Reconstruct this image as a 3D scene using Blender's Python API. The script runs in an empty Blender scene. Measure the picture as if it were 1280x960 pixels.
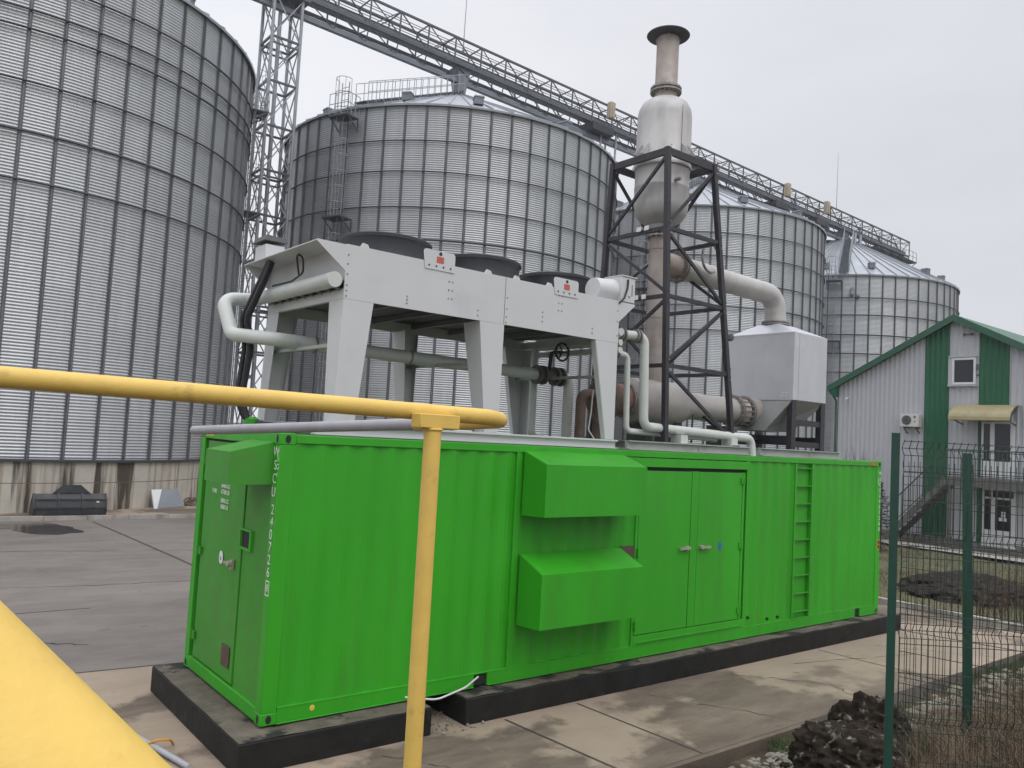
import bpy, bmesh, math, random
import numpy as np
from mathutils import Vector, Matrix, Euler, noise
R_ = math.radians
random.seed(7)
sc = bpy.context.scene
col = sc.collection
ZG = -0.32                      # paving level; z = 0 is the top of the plinth under the container

# ------------------------------------------------------------------ camera
cam = bpy.data.cameras.new('camera'); camo = bpy.data.objects.new('camera', cam); col.objects.link(camo)
a_, b_, c_ = -0.6715143334715329, 1.6349205119730381, 0.054998570336951456
rot = Matrix.Rotation(a_, 3, 'Z') @ Matrix.Rotation(b_, 3, 'X') @ Matrix.Rotation(c_, 3, 'Z')
camo.matrix_world = Matrix.Translation((-3.2864878, -7.8224818, 2.9917998)) @ rot.to_4x4()
cam.sensor_width = 36; cam.lens = 1012.387 / 1280 * 36
cam.clip_start = 0.05; cam.clip_end = 4000
sc.camera = camo

# ------------------------------------------------------------------ overcast sky, one very soft sun
SUN_EL, SUN_AZ = R_(52), R_(178)           # azimuth clockwise from +y
w = bpy.data.worlds.new('World'); sc.world = w; w.use_nodes = True
nt = w.node_tree; N = nt.nodes; L = nt.links
for n in list(N): N.remove(n)
out = N.new('ShaderNodeOutputWorld'); bg = N.new('ShaderNodeBackground'); L.new(bg.outputs[0], out.inputs[0])
bg.inputs[1].default_value = 0.1
sky = N.new('ShaderNodeTexSky'); sky.sky_type = 'NISHITA'; sky.sun_disc = False
sky.sun_elevation = SUN_EL; sky.sun_rotation = SUN_AZ; sky.air_density = 1; sky.dust_density = 4
tc = N.new('ShaderNodeTexCoord'); mp = N.new('ShaderNodeMapping'); mp.inputs['Scale'].default_value = (1, 1, 2.6)
L.new(tc.outputs['Generated'], mp.inputs[0])
nz = N.new('ShaderNodeTexNoise'); nz.inputs['Scale'].default_value = 1.6; nz.inputs['Detail'].default_value = 5
nz.inputs['Roughness'].default_value = .55
L.new(mp.outputs[0], nz.inputs['Vector'])
cr = N.new('ShaderNodeValToRGB'); L.new(nz.outputs[0], cr.inputs[0])
cr.color_ramp.elements[0].position = .28; cr.color_ramp.elements[0].color = (.79, .803, .862, 1)
cr.color_ramp.elements[1].position = .68; cr.color_ramp.elements[1].color = (.905, .915, .958, 1)
# cloud deck a little brighter overhead, greyer towards +x (right of the photograph)
sx = N.new('ShaderNodeSeparateXYZ'); L.new(tc.outputs['Generated'], sx.inputs[0])
mr = N.new('ShaderNodeMapRange'); L.new(sx.outputs['X'], mr.inputs[0])
mr.inputs[1].default_value = .25; mr.inputs[2].default_value = 1.0; mr.inputs[3].default_value = 1.0; mr.inputs[4].default_value = .80
m1 = N.new('ShaderNodeVectorMath'); m1.operation = 'SCALE'; L.new(cr.outputs[0], m1.inputs[0]); L.new(mr.outputs[0], m1.inputs['Scale'])
mz = N.new('ShaderNodeMapRange'); L.new(sx.outputs['Z'], mz.inputs[0])
mz.inputs[1].default_value = .50; mz.inputs[2].default_value = 1.0; mz.inputs[3].default_value = 10.9; mz.inputs[4].default_value = 27.0
m2 = N.new('ShaderNodeVectorMath'); m2.operation = 'SCALE'; L.new(m1.outputs[0], m2.inputs[0]); L.new(mz.outputs[0], m2.inputs['Scale'])
mx = N.new('ShaderNodeMix'); mx.data_type = 'RGBA'; mx.inputs[0].default_value = .94
L.new(sky.outputs[0], mx.inputs[6]); L.new(m2.outputs[0], mx.inputs[7]); L.new(mx.outputs[2], bg.inputs[0])
sun = bpy.data.lights.new('sun', 'SUN'); suno = bpy.data.objects.new('sun', sun); col.objects.link(suno)
sun.energy = 0.75; sun.angle = R_(35); sun.color = (1, .97, .93)
sd = Vector((math.sin(SUN_AZ) * math.cos(SUN_EL), math.cos(SUN_AZ) * math.cos(SUN_EL), math.sin(SUN_EL)))
suno.rotation_euler = sd.to_track_quat('Z', 'Y').to_euler(); suno.location = (0, -20, 30)
sc.view_settings.view_transform = 'Standard'; sc.view_settings.look = 'None'
sc.view_settings.exposure = 0.0; sc.view_settings.gamma = 1

# ------------------------------------------------------------------ materials
def mat(name, c, rough=.6, metal=0., var=.12, vscale=3., stretch=(1, 1, 1), bump=0., bscale=40., dirt=None, dscale=1.5,
        dthr=(.5, .75), dstretch=(1, 1, 1), spec=.5, seed=0., coat=0.):
    m = bpy.data.materials.new(name); m.use_nodes = True
    t = m.node_tree; n = t.nodes; l = t.links; p = n['Principled BSDF']
    p.inputs['Roughness'].default_value = rough; p.inputs['Metallic'].default_value = metal
    p.inputs['Specular IOR Level'].default_value = spec
    if coat: p.inputs['Coat Weight'].default_value = coat
    tc = n.new('ShaderNodeTexCoord')
    def nz(scale, st, det=5, off=0.):
        mp = n.new('ShaderNodeMapping'); mp.inputs['Scale'].default_value = st; mp.inputs['Location'].default_value = (seed + off, seed * 1.7, off)
        l.new(tc.outputs['Object'], mp.inputs[0])
        x = n.new('ShaderNodeTexNoise'); x.inputs['Scale'].default_value = scale; x.inputs['Detail'].default_value = det
        x.inputs['Roughness'].default_value = .6
        l.new(mp.outputs[0], x.inputs['Vector']); return x.outputs[0]
    v = nz(vscale, stretch)
    r = n.new('ShaderNodeMapRange'); l.new(v, r.inputs[0]); r.inputs[1].default_value = .25; r.inputs[2].default_value = .75
    r.inputs[3].default_value = 1 - var; r.inputs[4].default_value = 1 + var
    s = n.new('ShaderNodeVectorMath'); s.operation = 'SCALE'; s.inputs[0].default_value = c; l.new(r.outputs[0], s.inputs['Scale'])
    res = s.outputs[0]
    if dirt:
        ds = nz(dscale, dstretch, 6, 11.3)
        rr = n.new('ShaderNodeMapRange'); l.new(ds, rr.inputs[0]); rr.inputs[1].default_value = dthr[0]; rr.inputs[2].default_value = dthr[1]
        mm = n.new('ShaderNodeMix'); mm.data_type = 'RGBA'; l.new(rr.outputs[0], mm.inputs[0]); l.new(res, mm.inputs[6])
        mm.inputs[7].default_value = (*dirt, 1); res = mm.outputs[2]
    l.new(res, p.inputs['Base Color'])
    rv = n.new('ShaderNodeMapRange'); l.new(nz(vscale * 2.3, (1, 1, 1), 3, 4.), rv.inputs[0])
    rv.inputs[3].default_value = max(.03, rough - .12); rv.inputs[4].default_value = min(1, rough + .12); l.new(rv.outputs[0], p.inputs['Roughness'])
    if bump:
        b = n.new('ShaderNodeBump'); b.inputs['Strength'].default_value = bump; b.inputs['Distance'].default_value = .01
        l.new(nz(bscale, (1, 1, 1), 6, 2.), b.inputs['Height']); l.new(b.outputs[0], p.inputs['Normal'])
    m['base_socket'] = ''
    return m

M = {}
GREEN = (.034, .335, .013)
M['green'] = mat('container_green', GREEN, .44, var=.13, vscale=1.1, stretch=(1, 1, .3), bump=.06, bscale=90, spec=.38, dirt=(.050, .235, .022), dscale=1.5,
                 dthr=(.50, .85), dstretch=(1.8, 1.8, .22))
M['green_dull'] = mat('container_green_dull', (.042, .27, .020), .5, var=.10, vscale=1.3, spec=.35, dirt=(.075, .215, .04), dscale=2.2, dthr=(.45, .8))  # duller, less saturated green for the near end and ladder rungs
M['roof_low_bounce'] = mat('low_bounce_container_roof', (.07, .20, .05), .7, var=.2, vscale=2, dirt=(.15, .165, .125), dscale=1.2, dthr=(.35, .6))  # roof green greyed on purpose to cut its bounce light onto the pipes
M['dark_gap'] = mat('dark_gap', (.012, .014, .012), .8)
M['brown_plate'] = mat('rusty_brown_plate', (.09, .055, .04), .6, var=.3, vscale=30)
M['stencil'] = mat('white_stencil_paint', (.72, .76, .70), .6, var=.2, vscale=25)
M['bitumen'] = mat('bitumen_coated_concrete', (.011, .011, .010), .68, var=.5, vscale=4, bump=.45, bscale=25, spec=.3, dirt=(.055, .05, .043), dscale=3.5, dthr=(.60, .85))
M['plinth_top'] = mat('weathered_plinth_top', (.125, .105, .085), .85, var=.4, vscale=5, bump=.6, bscale=30, spec=.3, dirt=(.022, .022, .020), dscale=1.8, dthr=(.52, .58))
M['white'] = mat('white_sheet_metal', (.56, .57, .575), .38, var=.03, vscale=2, dirt=(.43, .44, .42), dscale=1.2, dthr=(.58, .95))
M['white_under'] = mat('cooler_coil', (.045, .05, .048), .6, var=.25, vscale=30, stretch=(1, .1, 1))
M['cross_dark'] = mat('dark_cross_member', (.13, .14, .135), .5)
M['duct_grey'] = mat('grey_brown_duct_steel', (.40, .38, .36), .5, metal=.3, var=.12, vscale=2.5, dirt=(.27, .235, .21), dscale=2, dthr=(.48, .85))
M['duct_pale'] = mat('pale_duct_steel', (.47, .455, .44), .5, metal=.3, var=.12, vscale=2.5, dirt=(.35, .325, .305), dscale=2, dthr=(.48, .85))
M['hopper'] = mat('shaded_hopper_steel', (.25, .26, .25), .55, metal=.2, var=.15, vscale=3)  # shade below the box put into the hopper's darker colour
M['offwhite'] = mat('offwhite_pipe_paint', (.55, .58, .55), .42, var=.06, vscale=4, dirt=(.36, .37, .33), dscale=5, dthr=(.6, .85))
M['black'] = mat('black_plastic', (.022, .022, .026), .45, var=.2, vscale=8)
M['fan_black'] = mat('fan_shroud_plastic', (.022, .023, .029), .5, var=.15, vscale=6)
M['frame_black'] = mat('black_painted_steel', (.026, .024, .030), .5, var=.3, vscale=6, dirt=(.07, .06, .06), dscale=8, dthr=(.6, .9))
M['stainless'] = mat('dull_stainless', (.46, .45, .445), .55, metal=.3, var=.2, vscale=2.2, stretch=(1, 1, .4), dirt=(.30, .285, .275), dscale=2.6, dthr=(.5, .85), dstretch=(1, 1, .3))
M['stain_hot'] = mat('heat_tinted_steel', (.40, .36, .335), .55, metal=.3, var=.15, vscale=3, dirt=(.24, .17, .13), dscale=2.2, dthr=(.42, .85))
M['rust'] = mat('rusty_primer_pipe', (.135, .095, .075), .75, var=.25, vscale=6, bump=.15, dirt=(.07, .055, .045), dscale=5)
M['redprimer'] = mat('red_oxide_primer', (.20, .105, .085), .7, var=.2, vscale=5)
M['flange'] = mat('flange_steel', (.27, .25, .235), .5, metal=.5, var=.3, vscale=12)
M['alu'] = mat('aluminium_cladding', (.52, .53, .565), .40, metal=.35, var=.07, vscale=2.2, stretch=(1, 1, .5), dirt=(.62, .63, .65), dscale=1.1, dthr=(.55, .8))
M['beam_grey'] = mat('grey_green_beam', (.36, .38, .36), .5, var=.1, vscale=3, dirt=(.24, .25, .22), dscale=5)
M['yellow'] = mat('yellow_handrail_paint', (.70, .475, .115), .45, var=.08, vscale=9, bump=.10, bscale=70, spec=.35, dirt=(.46, .30, .10), dscale=14, dthr=(.60, .78))
M['greyrail'] = mat('grey_primer_rail', (.33, .33, .35), .55, var=.12, vscale=12)
M['fence'] = mat('dark_green_fence_post', (.008, .052, .034), .45, var=.2, vscale=6, dirt=(.05, .06, .05), dscale=14, dthr=(.68, .8))
M['fence_wire'] = mat('dark_green_fence_wire', (.018, .028, .022), .5, var=.3, vscale=4)
M['lattice'] = mat('galvanised_lattice', (.30, .315, .34), .5, metal=.3, var=.2, vscale=2)
M['lattice_dk'] = mat('weathered_lattice', (.095, .103, .118), .55, metal=.3, var=.2, vscale=2)
M['casing'] = mat('grey_conveyor_casing', (.17, .185, .21), .5, metal=.3, var=.15, vscale=.8)
M['cream'] = mat('cream_housing', (.40, .34, .235), .5, var=.1)
M['stiff'] = mat('galvanised_stiffener', (.125, .132, .143), .5, metal=.35, var=.2, vscale=1.2)
M['ring'] = mat('dark_wind_ring', (.05, .054, .06), .55, metal=.3, var=.2, vscale=1)
M['concrete_ring'] = None
M['cladding_white'] = mat('white_profiled_cladding', (.47, .48, .51), .45, var=.05, vscale=1.2, stretch=(1, 1, .3))
M['cladding_green'] = mat('green_profiled_cladding', (.012, .112, .050), .45, var=.08, vscale=1.2)
M['roof_green'] = mat('green_roof_trim', (.028, .105, .062), .45, var=.12, vscale=2)
M['pvc'] = mat('white_pvc_frame', (.68, .69, .70), .35, var=.04)
M['canopy'] = mat('yellowed_canopy_plastic', (.33, .285, .155), .45, var=.15, vscale=3, dirt=(.24, .20, .11), dscale=3)
M['stair'] = mat('weathered_stair_steel', (.11, .11, .10), .7, var=.3, vscale=5)
M['landing'] = mat('concrete_landing', (.20, .19, .18), .8, var=.25, vscale=4)
M['rail_thin'] = mat('thin_green_rail', (.05, .085, .06), .5)
M['ac'] = mat('white_ac_housing', (.62, .61, .58), .45, var=.05)
M['red'] = mat('red_label', (.50, .10, .07), .5)
M['blue'] = mat('blue_label', (.03, .12, .50), .4)
M['orange'] = mat('orange_label', (.60, .24, .03), .5)
M['hazy'] = mat('hazard_yellow', (.55, .45, .05), .5)
M['paper'] = mat('white_paper', (.7, .7, .7), .6)
M['bucket'] = mat('dark_grey_bucket_steel', (.034, .037, .042), .5, var=.2, vscale=4, dirt=(.07, .065, .06), dscale=3)
M['sheetmetal'] = mat('grey_galvanised_sheet', (.27, .29, .32), .45, metal=.4, var=.1, vscale=2)
M['kerb'] = mat('kerb_concrete', (.34, .32, .29), .85, var=.2, vscale=3, bump=.2, dirt=(.17, .15, .125), dscale=2)
M['tarp'] = mat('grey_rubber_cover', (.10, .10, .10), .7)
M['lock'] = mat('worn_lock_metal', (.45, .40, .34), .45, metal=.5, var=.35, vscale=60)
M['cable_white'] = mat('white_cable', (.6, .6, .6), .5)
M['bark'] = mat('bark', (.05, .038, .028), .9, var=.3, vscale=8)
M['needle'] = mat('dark_spruce_needle', (.018, .030, .016), .8, var=.5, vscale=3)
M['soil'] = mat('dark_soil', (.020, .016, .013), .95, spec=.15, var=.5, vscale=6, bump=1., bscale=14, dirt=(.055, .045, .036), dscale=5)
M['clod'] = mat('earth_clod', (.022, .0165, .012), .95, spec=.15, var=.6, vscale=9, bump=1., bscale=22, dirt=(.26, .235, .20), dscale=8.5, dthr=(.57, .68))
M['bank'] = mat('bank_earth', (.055, .040, .026), .95, spec=.2, var=.6, vscale=4, bump=1., bscale=14, dirt=(.13, .108, .08), dscale=2.6, dthr=(.54, .72))
M['stone'] = mat('pale_limestone', (.23, .21, .175), .9, spec=.2, var=.45, vscale=9, bump=.4, bscale=20)
M['lawn'] = mat('winter_lawn', (.075, .078, .032), .95, var=.35, vscale=1.2, bump=.8, bscale=9, dirt=(.105, .085, .05), dscale=.9, dthr=(.45, .7))
M['grass_dry'] = mat('dry_grass', (.165, .125, .075), .85, var=.45, vscale=2)
M['grass_green'] = mat('green_grass', (.055, .085, .026), .85, var=.45, vscale=3)
M['grass_brown'] = mat('dead_weed', (.10, .062, .040), .9, var=.5, vscale=2)

def glass(name, c=(.02, .022, .03)):
    m = bpy.data.materials.new(name); m.use_nodes = True; p = m.node_tree.nodes['Principled BSDF']
    p.inputs['Base Color'].default_value = (*c, 1); p.inputs['Roughness'].default_value = .08
    p.inputs['Specular IOR Level'].default_value = .35
    return m
M['glass'] = glass('dark_window_glass')

def silo_mat():
    m = bpy.data.materials.new('corrugated_galvanised_wall'); m.use_nodes = True
    t = m.node_tree; n = t.nodes; l = t.links; p = n['Principled BSDF']
    p.inputs['Metallic'].default_value = .5; p.inputs['Roughness'].default_value = .42
    tc = n.new('ShaderNodeTexCoord'); s = n.new('ShaderNodeSeparateXYZ'); l.new(tc.outputs['Object'], s.inputs[0])
    def mth(op, a, b=None):
        x = n.new('ShaderNodeMath'); x.operation = op
        for i, v in enumerate((a, b)):
            if v is None: continue
            if isinstance(v, (int, float)): x.inputs[i].default_value = v
            else: l.new(v, x.inputs[i])
        return x.outputs[0]
    ang = mth('ARCTAN2', s.outputs['Y'], s.outputs['X'])
    k = mth('FLOOR', mth('DIVIDE', ang, 2 * math.pi / 58))
    zrow = mth('FLOOR', mth('DIVIDE', s.outputs['Z'], 1.04))
    # brick-like stagger of sheets
    cmb = n.new('ShaderNodeCombineXYZ'); l.new(k, cmb.inputs[0]); l.new(zrow, cmb.inputs[1])
    wn = n.new('ShaderNodeTexWhiteNoise'); l.new(cmb.outputs[0], wn.inputs['Vector'])
    v1 = n.new('ShaderNodeMapRange'); l.new(wn.outputs['Value'], v1.inputs[0]); v1.inputs[3].default_value = .93; v1.inputs[4].default_value = 1.06
    mp = n.new('ShaderNodeMapping'); mp.inputs['Scale'].default_value = (3.2, 3.2, .3); l.new(tc.outputs['Object'], mp.inputs[0])
    nz = n.new('ShaderNodeTexNoise'); nz.inputs['Scale'].default_value = 1.4; nz.inputs['Detail'].default_value = 7; nz.inputs['Roughness'].default_value = .65
    l.new(mp.outputs[0], nz.inputs['Vector'])
    v2 = n.new('ShaderNodeMapRange'); l.new(nz.outputs[0], v2.inputs[0]); v2.inputs[1].default_value = .3; v2.inputs[2].default_value = .7
    v2.inputs[3].default_value = .90; v2.inputs[4].default_value = 1.05
    v = mth('MULTIPLY', v1.outputs[0], v2.outputs[0])
    sc_ = n.new('ShaderNodeVectorMath'); sc_.operation = 'SCALE'; sc_.inputs[0].default_value = (.48, .495, .515); l.new(v, sc_.inputs['Scale'])
    l.new(sc_.outputs[0], p.inputs['Base Color'])
    return m
M['silo'] = silo_mat()
M['siloroof'] = mat('galvanised_roof_sheet', (.38, .405, .44), .42, metal=.35, var=.12, vscale=.9, dirt=(.33, .35, .38), dscale=.7)

def stained_concrete():
    m = mat('stained_foundation_concrete', (.44, .41, .355), .85, var=.16, vscale=1.5, bump=.2, bscale=12, dirt=(.06, .047, .033), dscale=1.35,
            dthr=(.52, .60), dstretch=(1.5, 1.5, .09))
    t = m.node_tree; n = t.nodes; l = t.links; p = n['Principled BSDF']
    base = p.inputs['Base Color'].links[0].from_socket
    tc = n.new('ShaderNodeTexCoord'); mp = n.new('ShaderNodeMapping'); mp.inputs['Scale'].default_value = (3.4, 3.4, .12); l.new(tc.outputs['Object'], mp.inputs[0])
    x = n.new('ShaderNodeTexNoise'); x.inputs['Scale'].default_value = 1.4; x.inputs['Detail'].default_value = 5; l.new(mp.outputs[0], x.inputs['Vector'])
    r = n.new('ShaderNodeMapRange'); l.new(x.outputs[0], r.inputs[0]); r.inputs[1].default_value = .50; r.inputs[2].default_value = .70; r.inputs[4].default_value = .75
    mm = n.new('ShaderNodeMix'); mm.data_type = 'RGBA'; l.new(r.outputs[0], mm.inputs[0]); l.new(base, mm.inputs[6]); mm.inputs[7].default_value = (.20, .15, .10, 1)
    s = n.new('ShaderNodeSeparateXYZ'); l.new(tc.outputs['Object'], s.inputs[0])
    # pour joint at mid height
    a = n.new('ShaderNodeMath'); a.operation = 'SUBTRACT'; l.new(s.outputs['Z'], a.inputs[0]); a.inputs[1].default_value = 1.02
    b = n.new('ShaderNodeMath'); b.operation = 'ABSOLUTE'; l.new(a.outputs[0], b.inputs[0])
    c = n.new('ShaderNodeMath'); c.operation = 'LESS_THAN'; l.new(b.outputs[0], c.inputs[0]); c.inputs[1].default_value = .012
    m3 = n.new('ShaderNodeMix'); m3.data_type = 'RGBA'; l.new(c.outputs[0], m3.inputs[0]); l.new(mm.outputs[2], m3.inputs[6]); m3.inputs[7].default_value = (.12, .10, .08, 1)
    l.new(m3.outputs[2], p.inputs['Base Color'])
    return m
M['concrete_ring'] = stained_concrete()

def paving_mat(name, c1, c2, stain, stains=(.50, .60), scale=.42):
    m = mat(name, c1, .82, var=.14, vscale=.9, bump=.25, bscale=60, dirt=stain, dscale=scale, dthr=stains, seed=3.1)
    t = m.node_tree; n = t.nodes; l = t.links; p = n['Principled BSDF']
    base = p.inputs['Base Color'].links[0].from_socket
    tc = n.new('ShaderNodeTexCoord')
    mp = n.new('ShaderNodeMapping'); mp.inputs['Scale'].default_value = (.35, 1.2, 1); mp.inputs['Rotation'].default_value = (0, 0, .5); l.new(tc.outputs['Object'], mp.inputs[0])
    x = n.new('ShaderNodeTexNoise'); x.inputs['Scale'].default_value = 1.7; x.inputs['Detail'].default_value = 8; x.inputs['Roughness'].default_value = .7
    l.new(mp.outputs[0], x.inputs['Vector'])
    r = n.new('ShaderNodeMapRange'); l.new(x.outputs[0], r.inputs[0]); r.inputs[1].default_value = .42; r.inputs[2].default_value = .72; r.inputs[4].default_value = .8
    mm = n.new('ShaderNodeMix'); mm.data_type = 'RGBA'; l.new(r.outputs[0], mm.inputs[0]); l.new(base, mm.inputs[6]); mm.inputs[7].default_value = (*c2, 1)
    # small dark blots
    y = n.new('ShaderNodeTexNoise'); y.inputs['Scale'].default_value = 3.1; y.inputs['Detail'].default_value = 3; l.new(tc.outputs['Object'], y.inputs['Vector'])
    r2 = n.new('ShaderNodeMapRange'); l.new(y.outputs[0], r2.inputs[0]); r2.inputs[1].default_value = .67; r2.inputs[2].default_value = .74; r2.inputs[4].default_value = .6
    m3 = n.new('ShaderNodeMix'); m3.data_type = 'RGBA'; l.new(r2.outputs[0], m3.inputs[0]); l.new(mm.outputs[2], m3.inputs[6]); m3.inputs[7].default_value = (.10, .085, .07, 1)
    l.new(m3.outputs[2], p.inputs['Base Color'])
    return m
M['paving'] = paving_mat('concrete_apron', (.310, .246, .184), (.238, .188, .142), (.110, .084, .063), (.49, .54))
M['yard'] = paving_mat('asphalt_yard', (.170, .150, .136), (.218, .190, .168), (.118, .101, .092), (.45, .70), .25)
M['joint'] = mat('joint_tar', (.055, .048, .042), .9, var=.3, vscale=6)

# ------------------------------------------------------------------ mesh builder
class MB:
    def __init__(s): s.v = []; s.f = []
    def add(s, vs, fs):
        o = len(s.v); s.v += [tuple(x) for x in vs]; s.f += [tuple(i + o for i in f) for f in fs]; return s
    def box(s, x0, x1, y0, y1, z0, z1):
        vs = [(x, y, z) for z in (z0, z1) for y in (y0, y1) for x in (x0, x1)]
        return s.add(vs, [(0, 2, 3, 1), (4, 5, 7, 6), (0, 1, 5, 4), (2, 6, 7, 3), (0, 4, 6, 2), (1, 3, 7, 5)])
    def hexa(s, bottom, top):       # two loops of 4 points each, counter-clockwise from above
        return s.add(list(bottom) + list(top), [(3, 2, 1, 0), (4, 5, 6, 7), (0, 1, 5, 4), (1, 2, 6, 5), (2, 3, 7, 6), (3, 0, 4, 7)])
    def prism(s, poly, d):          # planar polygon extruded along d
        n = len(poly); d = Vector(d); vs = [Vector(p) for p in poly]; vs += [p + d for p in vs]
        return s.add(vs, [tuple(range(n))[::-1], tuple(range(n, 2 * n))] + [(i, (i + 1) % n, n + (i + 1) % n, n + i) for i in range(n)])
    def bar(s, p0, p1, w, h=None, up=(0, 0, 1)):
        h = h or w; p0 = Vector(p0); p1 = Vector(p1); d = (p1 - p0).normalized(); up = Vector(up)
        if abs(d.dot(up)) > .99: up = Vector((1, 0, 0)) if abs(d.x) < .9 else Vector((0, 1, 0))
        a = d.cross(up).normalized() * (w / 2); b = a.cross(d).normalized() * (h / 2)
        vs = [p + a * i + b * j for p in (p0, p1) for (i, j) in ((-1, -1), (1, -1), (1, 1), (-1, 1))]
        return s.add(vs, [(3, 2, 1, 0), (4, 5, 6, 7), (0, 1, 5, 4), (1, 2, 6, 5), (2, 3, 7, 6), (3, 0, 4, 7)])
    def tube(s, pts, r, n=12, caps=True):
        pts = [Vector(p) for p in pts]; rs = r if isinstance(r, (list, tuple)) else [r] * len(pts)
        t0 = (pts[1] - pts[0]).normalized(); u = t0.orthogonal().normalized(); rings = []
        for i, p in enumerate(pts):
            t = (pts[min(i + 1, len(pts) - 1)] - pts[max(i - 1, 0)]).normalized()
            u = (u - t * u.dot(t)).normalized(); v = t.cross(u)
            rings.append([p + (u * math.cos(2 * math.pi * k / n) + v * math.sin(2 * math.pi * k / n)) * rs[i] for k in range(n)])
        vs = [q for g in rings for q in g]; fs = []
        for i in range(len(pts) - 1):
            for k in range(n):
                a = i * n + k; b = i * n + (k + 1) % n; fs.append((a, b, b + n, a + n))
        if caps: fs += [tuple(range(n))[::-1], tuple(range((len(pts) - 1) * n, len(pts) * n))]
        return s.add(vs, fs)
    def lathe(s, prof, n=32, c=(0, 0, 0), axis='z', a0=0., caps=True):   # prof: (radius, height)
        vs = []; fs = []
        for (r, h) in prof:
            for k in range(n):
                a = a0 + 2 * math.pi * k / n; x, y = r * math.cos(a), r * math.sin(a)
                vs.append({'z': (x, y, h), 'x': (h, x, y), 'y': (y, h, x)}[axis])
        vs = [(x + c[0], y + c[1], z + c[2]) for x, y, z in vs]; m = len(prof)
        for i in range(m - 1):
            for k in range(n):
                a = i * n + k; b = i * n + (k + 1) % n; fs.append((a, b, b + n, a + n))
        if caps:
            if prof[0][0] > 1e-4: fs.append(tuple(range(n))[::-1])
            if prof[-1][0] > 1e-4: fs.append(tuple(range((m - 1) * n, m * n)))
        return s.add(vs, fs)
    def torus(s, R, r, c=(0, 0, 0), n=96, m=6):
        vs = []; fs = []
        for i in range(n):
            a = 2 * math.pi * i / n
            for j in range(m):
                b = 2 * math.pi * j / m; q = R + r * math.cos(b)
                vs.append((c[0] + q * math.cos(a), c[1] + q * math.sin(a), c[2] + r * math.sin(b)))
        for i in range(n):
            for j in range(m):
                fs.append((i * m + j, ((i + 1) % n) * m + j, ((i + 1) % n) * m + (j + 1) % m, i * m + (j + 1) % m))
        return s.add(vs, fs)
    def mesh(s, name, smooth=True, bevel=0):
        me = bpy.data.meshes.new(name); me.from_pydata(s.v, [], s.f)
        if smooth: me.shade_smooth(); me.set_sharp_from_angle(angle=R_(38))
        return me
    def build(s, name, m, parent=None, smooth=True, bevel=0, loc=None):
        me = s.mesh(name, smooth); o = bpy.data.objects.new(name, me); col.objects.link(o)
        me.materials.append(m)
        if parent: o.parent = parent
        if loc: o.location = loc
        if bevel:
            b = o.modifiers.new('bevel', 'BEVEL'); b.width = bevel; b.segments = 2; b.limit_method = 'ANGLE'; b.angle_limit = R_(40)
        return o

def fillet(pts, r, n=7):
    pts = [Vector(p) for p in pts]; out = [pts[0]]
    for i in range(1, len(pts) - 1):
        a = (pts[i - 1] - pts[i]); b = (pts[i + 1] - pts[i]); la, lb = a.length, b.length; a.normalize(); b.normalize()
        ang = a.angle(b); d = min(r / math.tan(ang / 2), la * .49, lb * .49)
        p0 = pts[i] + a * d; p1 = pts[i] + b * d; rr = d * math.tan(ang / 2)
        cdir = (a + b).normalized(); c = pts[i] + cdir * (rr / math.sin(ang / 2))
        u = (p0 - c).normalized(); tot = math.pi - ang; vv = (p1 - c).normalized()
        w_ = (vv - u * vv.dot(u)).normalized()
        for k in range(n + 1):
            t = tot * k / n; out.append(c + (u * math.cos(t) + w_ * math.sin(t)) * rr)
    out.append(pts[-1]); return out

def tag(o, label=None, cat=None, group=None, kind=None):
    if label: o['label'] = label
    if cat: o['category'] = cat
    if group: o['group'] = group
    if kind: o['kind'] = kind
    return o
def thing(name, label, cat, loc=(0, 0, 0), group=None):
    o = bpy.data.objects.new(name, None); col.objects.link(o); o.location = loc; o.empty_display_size = .2
    return tag(o, label, cat, group)
def inst(name, me, parent, loc=(0, 0, 0), rz=0., scale=None):
    o = bpy.data.objects.new(name, me); col.objects.link(o); o.parent = parent; o.location = loc; o.rotation_euler = (0, 0, rz)
    if scale: o.scale = scale
    return o
def text(s, size, origin, xdir, ydir, m, parent, name='lettering', off=.004, align='CENTER'):
    cu = bpy.data.curves.new(name, 'FONT'); cu.body = s; cu.size = size; cu.align_x = align; cu.align_y = 'CENTER'; cu.extrude = .0008
    o = bpy.data.objects.new(name, cu); col.objects.link(o)
    dg = bpy.context.evaluated_depsgraph_get(); me = bpy.data.meshes.new_from_object(o.evaluated_get(dg)); bpy.data.objects.remove(o)
    x = Vector(xdir).normalized(); y = Vector(ydir).normalized(); z = x.cross(y); og = Vector(origin) + z * off
    me.transform(Matrix(((x.x, y.x, z.x, og.x), (x.y, y.y, z.y, og.y), (x.z, y.z, z.z, og.z), (0, 0, 0, 1))))
    o = bpy.data.objects.new(name, me); col.objects.link(o); me.materials.append(m); o.parent = parent
    return o

# ================================================================== SETTING
def sheet(name, pts, z, m, kind='structure'):
    mb = MB(); mb.add([(x, y, z) for x, y in pts], [tuple(range(len(pts)))]); o = mb.build(name, m, smooth=False); tag(o, kind=kind); return o
sheet('ground', [(-1500, -1500), (1500, -1500), (1500, 1500), (-1500, 1500)], ZG - .30, M['lawn'])
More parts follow.
